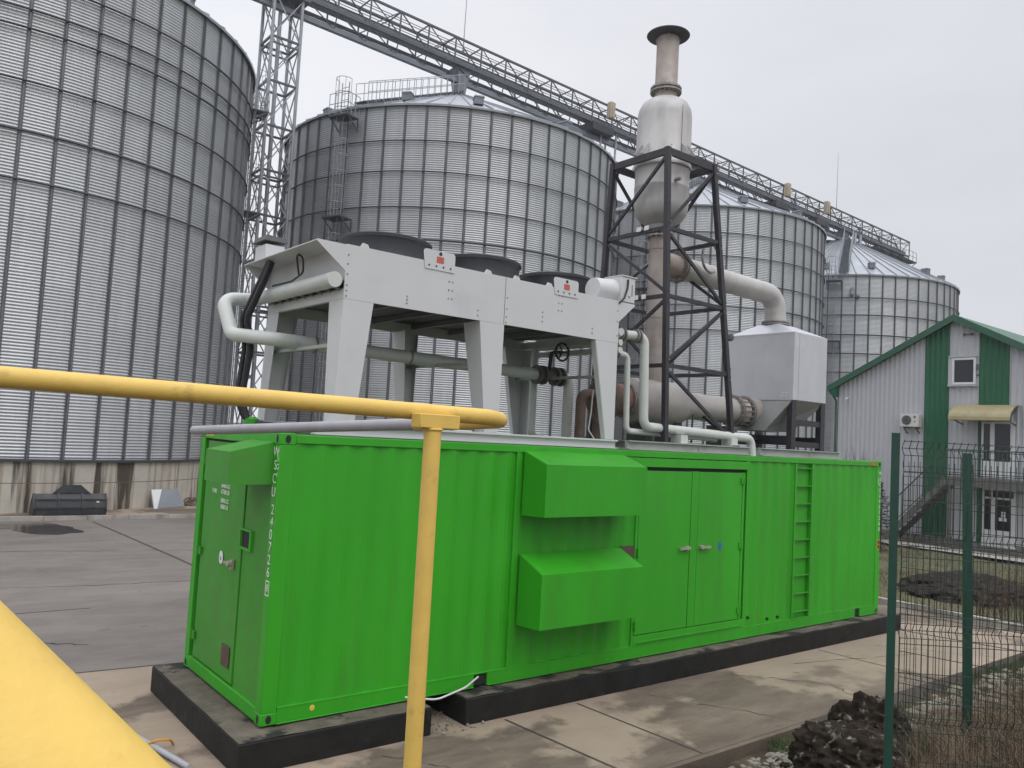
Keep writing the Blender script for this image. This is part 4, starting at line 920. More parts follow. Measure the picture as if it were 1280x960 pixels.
# small lightning rods
for (x, y, z0, z1, lb) in ((21.9, YS - .5, 24.9, 30.5, 'thin lightning rod above the silo behind the radiator'), (62.6, YS - .4, 24.6, 29.8, 'thin lightning rod near the far end of the conveyor bridge')):
    mb = OFF((x, y, z0)); mb.tube([(x, y, z0), (x + .05, y, z1)], [.035, .012], 6); mb.box(x - .06, x + .06, y - .06, y + .06, z0 - .02, z0 + .1); o = mb.build('lightning_rod', M['lattice']); o.location = (x, y, z0); tag(o, lb, 'lightning rod')

# ================================================================== CONVEYOR
cv = thing('conveyor_bridge', 'long steel truss conveyor bridge running over the tops of the silos', 'conveyor', (0, YS, 23.6))
cv.location = (45, YS, 23.7); cv.rotation_euler = (0, .024, 0)
def K(): return OFF((45, YS, 23.6))
X0, X1 = -6.0, 75.8; ya, yb_ = 29.95, 31.25; zT, zM, zL = 24.85, 23.38, 22.55
bay = 1.78; nb = int((X1 - X0) / bay); xs = [X0 + i * (X1 - X0) / nb for i in range(nb + 1)]
mb = K()
for y in (ya, yb_): mb.bar((X0, y, zT), (X1, y, zT), .11); mb.bar((X0, y, zM), (X1, y, zM), .12, .16)
mb.build('chord', M['lattice_dk'], cv)
mb = K(); mb.bar((X0, YS - .25, zL), (X1, YS - .25, zL), .26, .26); mb.build('lower_trough', M['casing'], cv)
mb = K(); mb.box(X0, X1, 30.30, 30.80, zM + .11, zM + .50); mb.box(X0, X1, 30.26, 30.84, zM + .502, zM + .53); mb.build('conveyor_casing', M['casing'], cv, smooth=False)
mb = K(); mb.box(X0, X1, ya + .08, 30.2, zM + .04, zM + .075); mb.build('walkway', M['lattice_dk'], cv, smooth=False)
mb = K()
for i, x in enumerate(xs):
    for y in (ya, yb_):
        mb.bar((x, y, zM), (x, y, zT), .07)
        if i < nb:
            if i % 2 == 0: mb.bar((x, y, zM), (xs[i + 1], y, zT), .055)
            else: mb.bar((x, y, zT), (xs[i + 1], y, zM), .055)
    mb.bar((x, ya, zT), (x, yb_, zT), .06)
    if i < nb and i % 2 == 0: mb.bar((x, ya, zT), (xs[i + 1], yb_, zT), .045)
mb.build('side_lattice', M['lattice_dk'], cv)
mb = K()
for i, x in enumerate(xs):
    for y in (ya, yb_):
        mb.bar((x, y, zM), (x, YS - .25 + (.1 if y > YS else -.1), zL), .05)
        if i < nb: mb.bar((x, y, zM), (xs[i + 1], YS - .25 + (.1 if y > YS else -.1), zL), .045)
mb.build('lower_lattice', M['lattice_dk'], cv)
mb = K()
for y in (ya + .04, 30.22):
    for z in (zM + .62, zM + 1.12): mb.tube([(X0, y, z), (X1, y, z)], .022, 5)
mb.build('handrail', M['lattice_dk'], cv)
for (x, ) in ((33.6,), (54.2,), (60.2,)):
    mb = K(); mb.box(x - .22, x + .22, ya - .45, ya - .08, zM + .5, zM + 1.6); mb.box(x - .09, x + .09, ya - .5, ya - .455, zM + .55, zM + 1.4); mb.build('drive_housing', M['cream'], cv, bevel=.02)
    mb = K(); mb.box(x - 1.6, x + .3, ya - .35, ya + 1.0, zM - .65, zM - .12); mb.build('discharge_gate', M['fan_black'], cv, bevel=.02)
for cx in (.246, 22.08, 43.216, 64.336):
    mb = K(); mb.hexa([(cx - .25, YS - .4, 21.9), (cx + .25, YS - .4, 21.9), (cx + .25, YS + .2, 21.9), (cx - .25, YS + .2, 21.9)], [(cx - .45, YS - .5, zM), (cx + .45, YS - .5, zM), (cx + .45, YS + .4, zM), (cx - .45, YS + .4, zM)]); mb.build('discharge_chute', M['casing'], cv, smooth=False)
for x in (33.2, 34.6, 53.9, 55.2, 11.8):
    if x == 11.8: continue
    mb = K(); dd = min(abs(x - c_) for c_ in (22.08, 43.216, 64.336)); zr = max(18.1, 22.4 - 4.4 * (min(dd, 9.3) / 9.0)); mb.bar((x, YS - .5, zr - .3), (x, YS - .5, zM), .1); mb.bar((x, YS + .5, zr - .3), (x, YS + .5, zM), .1); mb.build('support_post', M['lattice'], cv)
mb = K(); mb.box(X1, X1 + 1.5, ya - .1, yb_ + .1, zM - .35, zM - .27)
for y in (ya - .05, yb_ + .05):
    for z in (.45, .95): mb.tube([(X1, y, zM - .3 + z), (X1 + 1.45, y, zM - .3 + z)], .022, 5)
    for x in (X1 + .7, X1 + 1.45): mb.tube([(x, y, zM - .3), (x, y, zM + .65)], .022, 5)
    mb.bar((X1, y, zM - 1.2), (X1 + 1.4, y, zM - .33), .06)
mb.box(X1 - 6, X1 + .3, ya + .1, yb_ - .1, zM - .30, zM - .12)
mb.build('end_platform', M['lattice_dk'], cv)

# lattice elevator tower between the two near silos
et = thing('elevator_tower', 'slender steel lattice tower between the left silo and the next, under the conveyor', 'tower', (11.35, YS, ZG))
def ET(): return OFF((11.35, YS, ZG))
hw = .72; z1 = 23.95
corners = [(11.35 - hw, YS - hw), (11.35 + hw, YS - hw), (11.35 + hw, YS + hw), (11.35 - hw, YS + hw)]
for (x, y) in corners:
    mb = ET(); mb.tube([(x, y, ZG), (x, y, z1)], .085, 8); mb.build('leg', M['lattice'], et)
lv = np.linspace(ZG, z1, 12)
for i, z in enumerate(lv):
    mb = ET()
    for k in range(4):
        a, b = corners[k], corners[(k + 1) % 4]; mb.bar((*a, z), (*b, z), .09, .1)
        if i % 3 == 1: mb.bar((*a, z - .3), (*b, z - .3), .07, .08)
    mb.build('frame_ring', M['lattice_dk'], et)
    if i < 11:
        mb = ET()
        for k in range(4):
            a, b = corners[k], corners[(k + 1) % 4]; mb.bar((*a, z), (*b, lv[i + 1]), .05); mb.bar((*b, z), (*a, lv[i + 1]), .05)
        mb.build('cross_bracing', M['lattice'], et)
mb = ET(); mb.tube([(11.2, YS - .1, ZG), (11.2, YS - .1, z1)], .10, 10); mb.build('spout_pipe', M['lattice'], et)
mb = ET(); mb.box(10.4, 12.4, YS - .9, YS + .9, z1, z1 + .12); mb.build('head_platform', M['lattice_dk'], et, smooth=False)

# ================================================================== OFFICE BUILDING
XB = 29.8
bd = thing('office_building', 'white and green metal clad building with gable roof and outside stair', 'building', (XB, 6.1, ZG))
def B(): return OFF((XB, 6.1, ZG))
YP, ZP, YE, ZE = 6.05, 8.50, 10.85, 5.98; YR = 2 * YP - YE
def rake(y): return ZP - (ZP - ZE) * abs(y - YP) / (YE - YP)
def clad(y0, y1, m, name, parent=None, zlo=ZG + .32, pitch=.2, d=.035, off=0.):
    # vertical trapezoidal ribs, top follows the rake
    mb = B(); prof = []; y = y1
    while y > y0 + 1e-6:
        for dy, q in ((0, 0), (.04, d), (.075, d), (.115, 0)):
            if y - dy > y0: prof.append((y - dy, q))
        y -= pitch
    prof.append((y0, 0))
    if y0 < YP < y1 and all(abs(p[0] - YP) > 1e-4 for p in prof): prof.append((YP, 0)); prof.sort(key=lambda p: -p[0])
    n = len(prof); vs = [(XB - q - off, y, zlo) for y, q in prof] + [(XB - q - off, y, rake(y) - .02) for y, q in prof]
    mb.add(vs, [(i, n + i, n + i + 1, i + 1) for i in range(n - 1)])
    return mb.build(name, m, parent or bd, smooth=False)
clad(7.235, YE, M['cladding_white'], 'gable_wall'); clad(6.26, 7.23, M['cladding_green'], 'green_stripe', off=.004); clad(5.215, 6.255, M['cladding_white'], 'gable_wall'); clad(4.12, 5.21, M['cladding_green'], 'green_stripe', off=.004); clad(YR, 4.115, M['cladding_white'], 'gable_wall')
mb = B(); mb.box(XB + .05, XB + 24, YR, YR + .1, ZG, ZE - .15); mb.box(XB + .05, XB + 24, YE - .1, YE, ZG, ZE - .15); mb.box(XB + .03, XB + .049, YR, YE, ZG, ZE - .2); mb.build('side_wall', M['cladding_white'], bd, smooth=False)
mb = B(); mb.box(XB - .04, XB + .02, YR, YE, ZG - .2, ZG + .318); mb.build('concrete_footing', M['landing'], bd)
mb = B(); mb.box(XB - .05, XB + .02, 6.23, 6.265, ZG + .33, 8.35); mb.box(XB - .05, XB + .02, 7.225, 7.245, ZG + .33, 7.8); mb.box(XB - .05, XB + .02, 5.2, 5.22, 2.4, 8.0); mb.box(XB - .05, XB + .02, 4.105, 4.125, 4.7, 7.4); mb.box(XB - .05, XB + .03, YE - .05, YE + .01, ZG + .3, ZE - .1); mb.build('wall_trim', M['cladding_white'], bd, smooth=False)
for s in (1, -1):
    yE = YP + s * (YE - YP + .40); zE_ = ZP - (ZP - ZE) * (YE - YP + .40) / (YE - YP)
    mb = B(); pts = [(XB - .32, YP, ZP + .02), (XB - .32, yE, zE_ + .02), (XB + 24, yE, zE_ + .02), (XB + 24, YP, ZP + .02)]
    mb.prism(pts if s > 0 else pts[::-1], (0, 0, .14)); rf = mb.build('roof', M['roof_green'], bd, smooth=False)
    mb = B(); q = [(XB - .345, YP, ZP - .10), (XB - .345, yE, zE_ - .10), (XB - .345, yE, zE_ + .17), (XB - .345, YP, ZP + .17)]
    mb.prism(q, (.022, 0, 0)); mb.build('barge_board', M['roof_green'], rf, smooth=False)
    mb = B(); mb.prism([(XB - .3, yE - s * .02, zE_ - .02), (XB - .3, YE * 1 if s > 0 else YR, zE_ + .14), (XB - .3, YE if s > 0 else YR, zE_ - .32), (XB - .3, yE - s * .35, zE_ - .3)], (.28, 0, 0)); mb.build('eave_soffit', M['cladding_green'], rf, smooth=False)
mb = B(); mb.tube(fillet([(XB - .2, 11.2, 5.7), (XB - .2, 11.05, 5.55), (XB - .1, 10.95, 5.3), (XB - .1, 10.93, ZG)], .1), .05, 8); mb.build('downpipe', M['roof_green'], bd)
# window
mb = B(); x = XB - .05
def frame(mb, y0, y1, z0, z1, t, x0, x1):
    mb.box(x0, x1, y0, y1, z0, z0 + t); mb.box(x0, x1, y0, y1, z1 - t, z1); mb.box(x0, x1, y0, y0 + t, z0 + t, z1 - t); mb.box(x0, x1, y1 - t, y1, z0 + t, z1 - t)
frame(mb, 5.30, 6.18, 5.93, 6.98, .09, XB - .075, XB - .0); wn = mb.build('window', M['pvc'], bd, bevel=.006)
mb = B(); mb.box(XB - .05, XB - .04, 5.392, 6.088, 6.022, 6.888); mb.build('pane', M['glass'], wn, smooth=False)
mb = B(); mb.box(XB - .16, XB - .03, 5.22, 6.3, 5.86, 5.90); mb.box(XB - .06, XB - .03, 6.19, 6.32, 5.9, 7.06); mb.box(XB - .10, XB - .03, 5.25, 6.3, 7.0, 7.05); mb.build('window_trim', M['cladding_white'], wn, smooth=False)
mb = B(); mb.box(XB - .09, XB - .04, 5.20, 5.27, 6.25, 6.33); mb.box(XB - .1, XB - .05, 5.21, 5.28, 6.5, 6.7); mb.build('window_catch', M['stair'], wn)
# upper door
def bdoor(z0, z1, y0, y1, trans, label):
    mb = B(); frame(mb, y0, y1, z0, z1, .07, XB - .08, XB - .01); ym = y1 - .30
    mb.box(XB - .08, XB - .01, ym - .07, ym, z0 + .07, z1 - .07); 
    zt_ = z1 - .07
    if trans: mb.box(XB - .08, XB - .01, y0 + .07, y1 - .07, z1 - .40, z1 - .33); zt_ = z1 - .4
    mb.box(XB - .07, XB - .02, y0 + .07, ym - .07, z0 + .07, z0 + .62)
    mb.box(XB - .07, XB - .02, ym, y1 - .07, z0 + .07, z0 + .62)
    mb.box(XB - .07, XB - .02, y0 + .07, y0 + .15, z0 + .62, zt_); mb.box(XB - .07, XB - .02, ym - .15, ym - .07, z0 + .62, zt_)
    d = mb.build('door', M['pvc'], bd, bevel=.004); d['label'] = label
    mb = B(); mb.box(XB - .05, XB - .045, y0 + .15, ym - .15, z0 + .62, zt_); mb.box(XB - .05, XB - .045, ym, y1 - .07, z0 + .62, zt_)
    if trans: mb.box(XB - .05, XB - .045, y0 + .07, y1 - .07, z1 - .33, z1 - .07)
    mb.build('pane', M['glass'], d, smooth=False); return d
bdoor(2.42, 4.52, 3.92, 5.06, False, 'upper white door under the yellow canopy')
d = bdoor(-.12, 2.04, 3.86, 5.0, True, 'lower white door beneath the stair landing')
mb = B(); mb.box(XB - .056, XB - .051, 4.20, 4.34, 1.0, 1.2); mb.box(XB - .056, XB - .051, 4.30, 4.42, .85, .98); mb.box(XB - .056, XB - .051, 4.16, 4.29, .85, .98); mb.build('paper_notice', M['paper'], d, smooth=False)
# canopy
mb = B(); pts = []
for k in range(9): a = math.pi / 2 * k / 8; pts.append((XB - .05 - 1.0 * math.sin(a), 5.15 - .62 * (1 - math.cos(a)) - .0))
pts2 = [(x + .02, z - .03) for x, z in pts]
prof = [(x, z) for x, z in pts] + [(x, z) for x, z in pts2[::-1]]
mb.prism([(x, 3.75, z) for x, z in prof], (0, 2.12, 0)); cn = mb.build('canopy', M['canopy'], bd, smooth=False)
mb = B()
for y in (3.9, 5.75): mb.bar((XB - .04, y, 4.4), (XB - .95, y, 4.55), .04); mb.bar((XB - .04, y, 4.95), (XB - .95, y, 4.55), .03)
mb.build('canopy_bracket', M['stair'], cn)
# landing and stair
mb = B(); mb.box(XB - 1.35, XB - .06, 2.6, 5.75, 2.22, 2.40); mb.build('landing', M['landing'], bd)
mb = B(); mb.box(XB - 1.38, XB - 1.352, 2.6, 5.75, 2.06, 2.40); mb.box(XB - 1.33, XB - .08, 2.6, 5.7, 2.10, 2.218); mb.build('landing_beam', M['stair'], bd)
mb = B()
for x in (XB - 1.36, XB - .40): mb.bar((x, 5.75, 2.26), (x, 7.95, -.12), .06, .22)
sr = mb.build('stair_stringer', M['stair'], bd)
for i in range(12):
    y = 5.85 + i * .182; z = 2.24 - i * .197; mb = B(); mb.box(XB - 1.33, XB - .43, y - .12, y + .13, z, z + .035); mb.build('stair_step', M['stair'], sr)
mb = B()
a0, a1 = Vector((XB - 1.36, 5.75, 2.40)), Vector((XB - 1.36, 7.95, .05))
mb.tube([a0 + Vector((0, 0, 1.0)), a1 + Vector((0, 0, 1.0))], .025, 6); mb.tube([a0 + Vector((0, 0, .15)), a1 + Vector((0, 0, .15))], .016, 6)
for i in range(17): p = a0.lerp(a1, i / 16); mb.tube([p, p + Vector((0, 0, 1.0))], .013, 5)
mb.tube([(XB - 1.36, 2.6, 3.4), (XB - 1.36, 5.75, 3.4)], .025, 6); mb.tube([(XB - 1.36, 2.6, 2.55), (XB - 1.36, 5.75, 2.55)], .016, 6)
for i in range(24): y = 2.6 + i * .137; mb.tube([(XB - 1.36, y, 2.4), (XB - 1.36, y, 3.4)], .013, 5)
mb.build('stair_railing', M['rail_thin'], bd)
mb = B()
for y in (2.7, 5.65): mb.bar((XB - 1.28, y, ZG), (XB - 1.28, y, 2.1), .1); 
mb.build('landing_post', M['stair'], bd)
mb = B(); mb.bar((XB - .02, 10.4, 5.42), (XB - .25, 10.4, 5.42), .04); mb.tube([(XB - .22, 10.4, 5.40), (XB - .40, 10.34, 5.34)], .05, 10); mb.build('security_camera', M['pvc'], bd)
mb = B(); mb.box(XB - .1, XB - .03, 5.5, 5.7, 7.86, 7.90); mb.lathe([(0, 0), (.04, .01), (.04, .1)], 8, (XB - .08, 5.75, 7.83)); mb.lathe([(0, 0), (.04, .01), (.04, .1)], 8, (XB - .08, 5.45, 7.83)); mb.build('floodlight', M['stair'], bd)
ac = thing('air_conditioner', 'white air conditioner outdoor unit mounted on the white cladding', 'air conditioner', (XB - .25, 7.63, 4.25))
def A(): return OFF((XB - .25, 7.63, 4.25))
mb = A(); mb.box(XB - .40, XB - .10, 7.26, 8.0, 4.24, 4.75); mb.build('housing', M['ac'], ac, bevel=.015)
mb = A(); mb.lathe([(0, XB - .402), (.19, XB - .403), (.2, XB - .4005)], 24, (0, 7.74, 4.50), 'x'); mb.build('fan_grille', M['fan_black'], ac)
mb = A()
for r in (.06, .11, .16, .195):
    mb.tube([(XB - .41, 7.74 + r * math.cos(t), 4.50 + r * math.sin(t)) for t in np.linspace(0, 2 * math.pi, 21)], .004, 4, caps=False)
mb.build('guard', M['ac'], ac)
mb = A(); mb.lathe([(0, XB - .4025), (.05, XB - .4022), (.052, XB - .4005)], 14, (0, 7.42, 4.63), 'x'); mb.build('badge', M['redprimer'], ac)
mb = A(); mb.lathe([(0, XB - .4025), (.03, XB - .4022), (.032, XB - .4005)], 14, (0, 7.42, 4.45), 'x'); mb.build('dial', M['flange'], ac)
mb = A()
for y in (7.38, 7.86): mb.bar((XB - .40, y, 4.21), (XB - .02, y, 4.21), .04); mb.bar((XB - .02, y, 3.98), (XB - .36, y, 4.2), .03)
mb.build('bracket', M['stair'], ac)

# ================================================================== RAILINGS NEAR THE CAMERA
yr = thing('yellow_handrail', 'yellow painted tubular handrail crossing in front of the container, with one post', 'handrail', (-1.74, -5.43, ZG))
def Y(): return OFF((-1.74, -5.43, ZG))
mb = Y(); mb.tube(fillet([(-6.5, -4.86, 3.09), (-3.006, -5.236, 3.076), (-1.47, -5.405, 3.057), (-1.33, -5.32, 3.05), (-1.335, -5.02, 3.035), (-1.353, -4.72, 3.022)], .10, 8), .030, 20); mb.build('top_rail', M['yellow'], yr)
mb = Y(); mb.tube([(-1.353, -4.715, 3.0218), (-1.72, -2.79, 2.921)], .027, 16); mb.build('side_rail', M['greyrail'], yr)
mb = Y(); mb.tube([(-1.732, -5.437, ZG), (-1.732, -5.437, 3.005)], .0305, 20); mb.build('post', M['yellow'], yr)
mb = Y(); mb.torus(.031, .005, (-1.732, -5.437, 3.0), 24, 6); mb.build('weld_bead', M['yellow'], yr)
mb = Y(); mb.box(-1.80, -1.635, -5.462, -5.40, 3.004, 3.053); mb.build('saddle_plate', M['yellow'], yr, bevel=.003)
lr = thing('yellow_rail', 'wide yellow painted tube in the lower left corner, very close', 'handrail', (-3.2, -7.35, 2.85))
mb = OFF((-3.2, -7.35, 2.85)); P0 = Vector((-3.2576, -7.3213, 2.8436)); P1 = Vector((-3.1896, -7.3694, 2.7712)); d_ = P1 - P0
mb2 = mb; mb.tube([P0 - d_ * 6, P0, P1, P1 + d_ * 5], .058, 56); mb.build('tube', M['yellow'], lr)

# ================================================================== FENCE
def post(f, pos, zt_, zb_, wd, lean=(0, 0)):
    mb = OFF(f.location); x, y = pos; dx, dy = .45, -.89
    mb.hexa(*[[Vector((x + lx, y + ly, z)) + Vector((dx * a - dy * b, dy * a + dx * b, 0)) * wd / 2 for (a, b) in ((-1, -1), (1, -1), (1, 1), (-1, 1))][::-1] for (z, lx, ly) in ((zb_, lean[0], lean[1]), (zt_, 0, 0))])
    o = mb.build('post', M['fence'], f, smooth=False)
    return o
def panel(f, p0, p1, zt_, zb_, folds, r=.0029, sp=.05, hs=.2):
    mb = OFF(f.location); p0 = Vector((*p0, 0)); p1 = Vector((*p1, 0)); L_ = (p1 - p0).length; d = (p1 - p0).normalized(); nrm = Vector((-d.y, d.x, 0))
    zs = []
    for z in folds: zs += [(z + .05, 0), (z, .035), (z - .05, 0)]
    prof = [(zt_, 0)] + zs + [(zb_, 0)]; prof.sort(key=lambda q: -q[0])
    n = int(L_ / sp)
    for i in range(n + 1):
        b = p0 + d * (i * sp); mb.tube([b + nrm * o_ + Vector((0, 0, z)) for z, o_ in prof], r, 4)
    hz = []
    for z in folds: hz += [(z + .05, 0), (z, .035), (z - .05, 0)]
    z = zt_ - .03
    while z > zb_:
        if all(abs(z - q) > .09 for q in folds): hz.append((z, 0))
        z -= hs
    for z, o_ in hz: mb.tube([p0 + nrm * o_ + Vector((0, 0, z)), p1 + nrm * o_ + Vector((0, 0, z))], r * 1.25, 4)
    return mb.build('wire_panel', M['fence_wire'], f)
fa = thing('mesh_fence', 'dark green welded wire fence with a tall post at the container corner', 'fence', (2.49, -5.0, .3))
post(fa, (2.49, -5.0), 3.165, .3, .056)
panel(fa, (2.515, -5.05), (3.75, -6.1), 3.12, .45, (3.06, 2.42, 1.78, 1.14))
fb = thing('mesh_fence', 'dark green welded wire fence behind, with a shorter leaning post', 'fence', (4.82, -4.54, .1))
post(fb, (4.82, -4.54), 3.065, -.1, .078, (.05, -.035))
panel(fb, (4.70, -4.0), (5.22, -6.3), 2.96, .1, (2.86, 2.20, 1.54, .88), r=.0032)

# ================================================================== SMALL THINGS
lb_ = thing('loader_bucket', 'dark grey steel loader bucket lying against the silo foundation', 'bucket', (1.9, 20.6, ZG + .11))
def LB(): return OFF((1.9, 20.6, ZG + .11))
zb0 = ZG + .112
side = [(20.35, .0), (20.30, .22), (20.36, .50), (20.55, .66), (20.62, .62), (20.95, .30), (21.05, .02)]
mb = LB(); mb.prism([(.98, y, zb0 + z) for y, z in side], (1.94, 0, 0)); mb.build('shell', M['bucket'], lb_, smooth=False)
for x in (.92, 1.58, 2.24, 2.92):
    mb = LB(); mb.prism([(x, y - .03 * (z > .01), zb0 + z + (.02 if z > .3 else 0)) for y, z in side], (.05, 0, 0)); mb.build('rib', M['bucket'], lb_, smooth=False)
mb = LB(); mb.prism([(1.45, 20.52, zb0 + .66), (1.72, 20.52, zb0 + .93), (2.22, 20.52, zb0 + .93), (2.52, 20.52, zb0 + .66)], (0, .05, 0)); mb.build('spill_guard', M['bucket'], lb_, smooth=False)
mb = LB(); 
for z, q in ((.25, 20.285), (.49, 20.34)): mb.bar((.98, q, zb0 + z), (2.92, q, zb0 + z), .03, .05)
mb.build('wear_strip', M['bucket'], lb_)
mb = LB(); mb.box(2.66, 2.74, 20.325, 20.33, zb0 + .40, zb0 + .44); mb.build('label', M['paper'], lb_, smooth=False)
sp_ = thing('sheet_panel', 'grey sheet metal panel with white edge leaning on the silo foundation', 'panel', (5.4, 22.2, ZG + .11))
def SP(): return OFF((5.4, 22.2, ZG + .11))
z0 = ZG + .112
mb = SP(); mb.hexa([(4.98, 22.05, z0), (6.02, 22.55, z0 + .02), (6.0, 22.60, z0 + .02), (4.96, 22.10, z0)], [(5.16, 22.35, z0 + .64), (5.78, 22.62, z0 + .64), (5.76, 22.66, z0 + .64), (5.14, 22.39, z0 + .64)]); mb.build('sheet', M['sheetmetal'], sp_, smooth=False)
mb = SP(); mb.hexa([(4.86, 21.99, z0), (4.975, 22.045, z0), (4.955, 22.095, z0), (4.84, 22.04, z0)], [(4.78, 22.2, z0 + .64), (5.155, 22.345, z0 + .64), (5.135, 22.385, z0 + .64), (4.76, 22.24, z0 + .64)]); mb.build('white_edge', M['pvc'], sp_, smooth=False)
mb = OFF((6.35, 22.9, z0)); 
for k in range(3): mb.tube([(6.35 + (.22 - .03 * k) * math.cos(t), 22.9 + (.1) * math.sin(t), z0 + .16 + .12 * math.sin(t + k)) for t in np.linspace(0, 6.28, 18)], .035, 6)
o = mb.build('hose_coil', M['rust']); o.location = (6.35, 22.9, z0); tag(o, 'small dark hose coil on the walk beside the leaning sheet panel', 'hose')
# scrap pipes on the paving bottom left
mb = OFF((-.75, .8, ZG)); mb.tube([(-.90, 1.42, ZG + .034), (-.62, .10, ZG + .034)], .03, 10); o = mb.build('conduit_pipe', M['greyrail']); o.location = (-.75, .8, ZG); tag(o, 'grey plastic conduit pipe lying on the paving beside the plinth', 'pipe')
mb = OFF((-.95, .8, ZG)); mb.hexa([(-1.06, 1.45, ZG + .004), (-.98, 1.48, ZG + .004), (-.72, .1, ZG + .004), (-.80, .08, ZG + .004)][::-1], [(-1.06, 1.45, ZG + .03), (-.98, 1.48, ZG + .03), (-.72, .1, ZG + .03), (-.80, .08, ZG + .03)][::-1]); o = mb.build('wood_batten', M['kerb'], smooth=False); o.location = (-.95, .8, ZG); tag(o, 'pale wooden batten lying along the grey conduit pipe', 'batten')
mb = MB(); mb.tube(fillet([(-.80, .82, ZG + .05), (-.74, .74, ZG + .10), (-.62, .72, ZG + .09), (-.56, .80, ZG + .01)], .04, 4), .012, 6); tag(mb.build('orange_cord', M['orange']), 'short orange cord draped over the grey conduit pipe', 'cord')

def lump(name, m, loc, sx, sy, sz, seed, label, cat, amp=.35, freq=1.6, sub=4, cut=-.25, fine=.0):
    bm = bmesh.new(); bmesh.ops.create_icosphere(bm, subdivisions=sub, radius=1)
    for v in bm.verts:
        p = v.co.copy(); d = 1 + amp * noise.fractal(p * freq + Vector((seed, seed * 2, 0)), 1., 2., 5) + .12 * noise.noise(p * 7 + Vector((seed, 0, 0))) + fine * (1 - 2 * abs(noise.noise(p * 5 + Vector((seed, 3, 0))))) + fine * .6 * noise.fractal(p * 14 + Vector((seed, 9, 0)), .7, 2., 4)
        v.co = Vector((p.x * d * sx, p.y * d * sy, max(cut, p.z * d) * sz))
    me = bpy.data.meshes.new(name); bm.to_mesh(me); bm.free(); me.materials.append(m)
    o = bpy.data.objects.new(name, me); col.objects.link(o); o.location = loc; tag(o, label, cat); return o
cl_o = lump('earth_clod', M['clod'], (4.98, -3.62, .02), .34, .40, .46, 5.9, 'big dark broken lump of earth and roots beside the fence post', 'earth clod', amp=.30, freq=1.3, sub=6, cut=-.9, fine=.06); cl_o.data.shade_smooth()
hp_o = lump('soil_heap', M['clod'], (4.55, -3.72, .02), .62, .55, .34, 2.2, 'low heap of dark crumbly soil sloping down in front of the big earth clod', 'soil heap', amp=.25, freq=1.5, sub=6, cut=-.9, fine=.06); hp_o.data.shade_smooth()
lump('soil_mound', M['soil'], (18.6, 1.0, ZG), 2.1, 1.5, .42, 8.1, 'low dark heap of soil on the lawn behind the wire fence', 'soil heap', amp=.16, freq=1.3, sub=6, cut=-.05, fine=.035)
mb = MB()
for i in range(420):
    x = random.gauss(4.75, .40); y = min(random.gauss(-3.5, .36), -2.5); r = random.uniform(.2, 1) ** 2 * .075; z = bank_f(x, y) + r * .3
    mb.lathe([(0, -r * .7), (r * random.uniform(.6, 1), -r * .25), (r * random.uniform(.5, 1), r * .35), (0, r * random.uniform(.4, .8))], 6, (x, y, z), a0=random.random() * 3)
tag(mb.build('loose_soil', M['clod'], smooth=False), 'crumbs of dark soil scattered round the big earth clod', 'soil', kind='stuff')
# limestone rubble on the bank
mb = MB()
def rubble(cx, cy, n, sx, sy, rmax):
    for i in range(n):
        x = random.gauss(cx, sx); y = min(random.gauss(cy, sy), -2.5); r = random.uniform(.25, 1) ** 2 * rmax
        z = bank_f(x, y) + r * .3; k = 6; rings = []
        mb.lathe([(0, -r * .7), (r * random.uniform(.7, 1), -r * .25), (r * random.uniform(.6, 1), r * .3), (0, r * random.uniform(.5, .75))], 6, (x, y, z), a0=random.random() * 3)
rubble(8.6, -3.05, 420, .7, .22, .11); rubble(11.5, -2.9, 300, 1.2, .3, .11); rubble(5.0, -2.95, 1400, .5, .22, .045); rubble(4.2, -3.05, 900, .5, .25, .035)
tag(mb.build('rubble', M['stone'], smooth=False), 'pale limestone rubble strewn along the edge of the bank', 'rubble', kind='stuff')

# grass and weeds
def blades(name, m, pts, hmin, hmax, wd, lean, label, segs=3):
    vs = []; fs = []
    for (x, y, z) in pts:
        h = random.uniform(hmin, hmax); a = random.random() * 6.283; l = random.uniform(.1, lean); w_ = wd * random.uniform(.6, 1.3)
        ca, sa = math.cos(a), math.sin(a); b = len(vs); a2 = a + random.uniform(1, 2.2); wx, wy = math.cos(a2) * w_, math.sin(a2) * w_
        for i in range(segs + 1):
            t = i / segs; cx = x + ca * l * h * t * t; cy = y + sa * l * h * t * t; cz = z + h * t * (1 - .3 * l * t); q = 1 - t * .85
            vs += [(cx - wx * q, cy - wy * q, cz), (cx + wx * q, cy + wy * q, cz)]
        for i in range(segs): fs.append((b + 2 * i, b + 2 * i + 1, b + 2 * i + 3, b + 2 * i + 2))
    me = bpy.data.meshes.new(name); me.from_pydata(vs, [], fs); me.materials.append(m)
    o = bpy.data.objects.new(name, me); col.objects.link(o); tag(o, label, 'grass' if 'grass' in name else 'weeds', kind='stuff'); return o
def scatter(n, x0, x1, y0, y1, f, dens=None, cl=.0):
    out = []
    while len(out) < n:
        x = random.uniform(x0, x1); y = random.uniform(y0, y1)
        if dens is None or random.random() < dens(x, y): out.append((x, y, f(x, y) - .01))
    return out
cl_ = lambda s, k, t: (lambda x, y: 1.0 if nzf(x, y, s, k) > t else .06)
blades('lawn_grass', M['grass_green'], scatter(16000, 15.1, 29, -6, 12, lawn_f, cl_(.5, 2, -.1)), .04, .12, .007, .8, 'short green winter grass on the lawn beyond the paving')
blades('dry_grass', M['grass_dry'], scatter(11000, 15.1, 29, -6, 9, lawn_f, cl_(.4, 9, .0)), .05, .22, .007, .9, 'patches of dry yellow grass on the lawn beyond the paving')
behind = lambda x, y: math.degrees(math.atan2(x + 3.286, y + 7.822)) > 64.8     # beyond the fence post
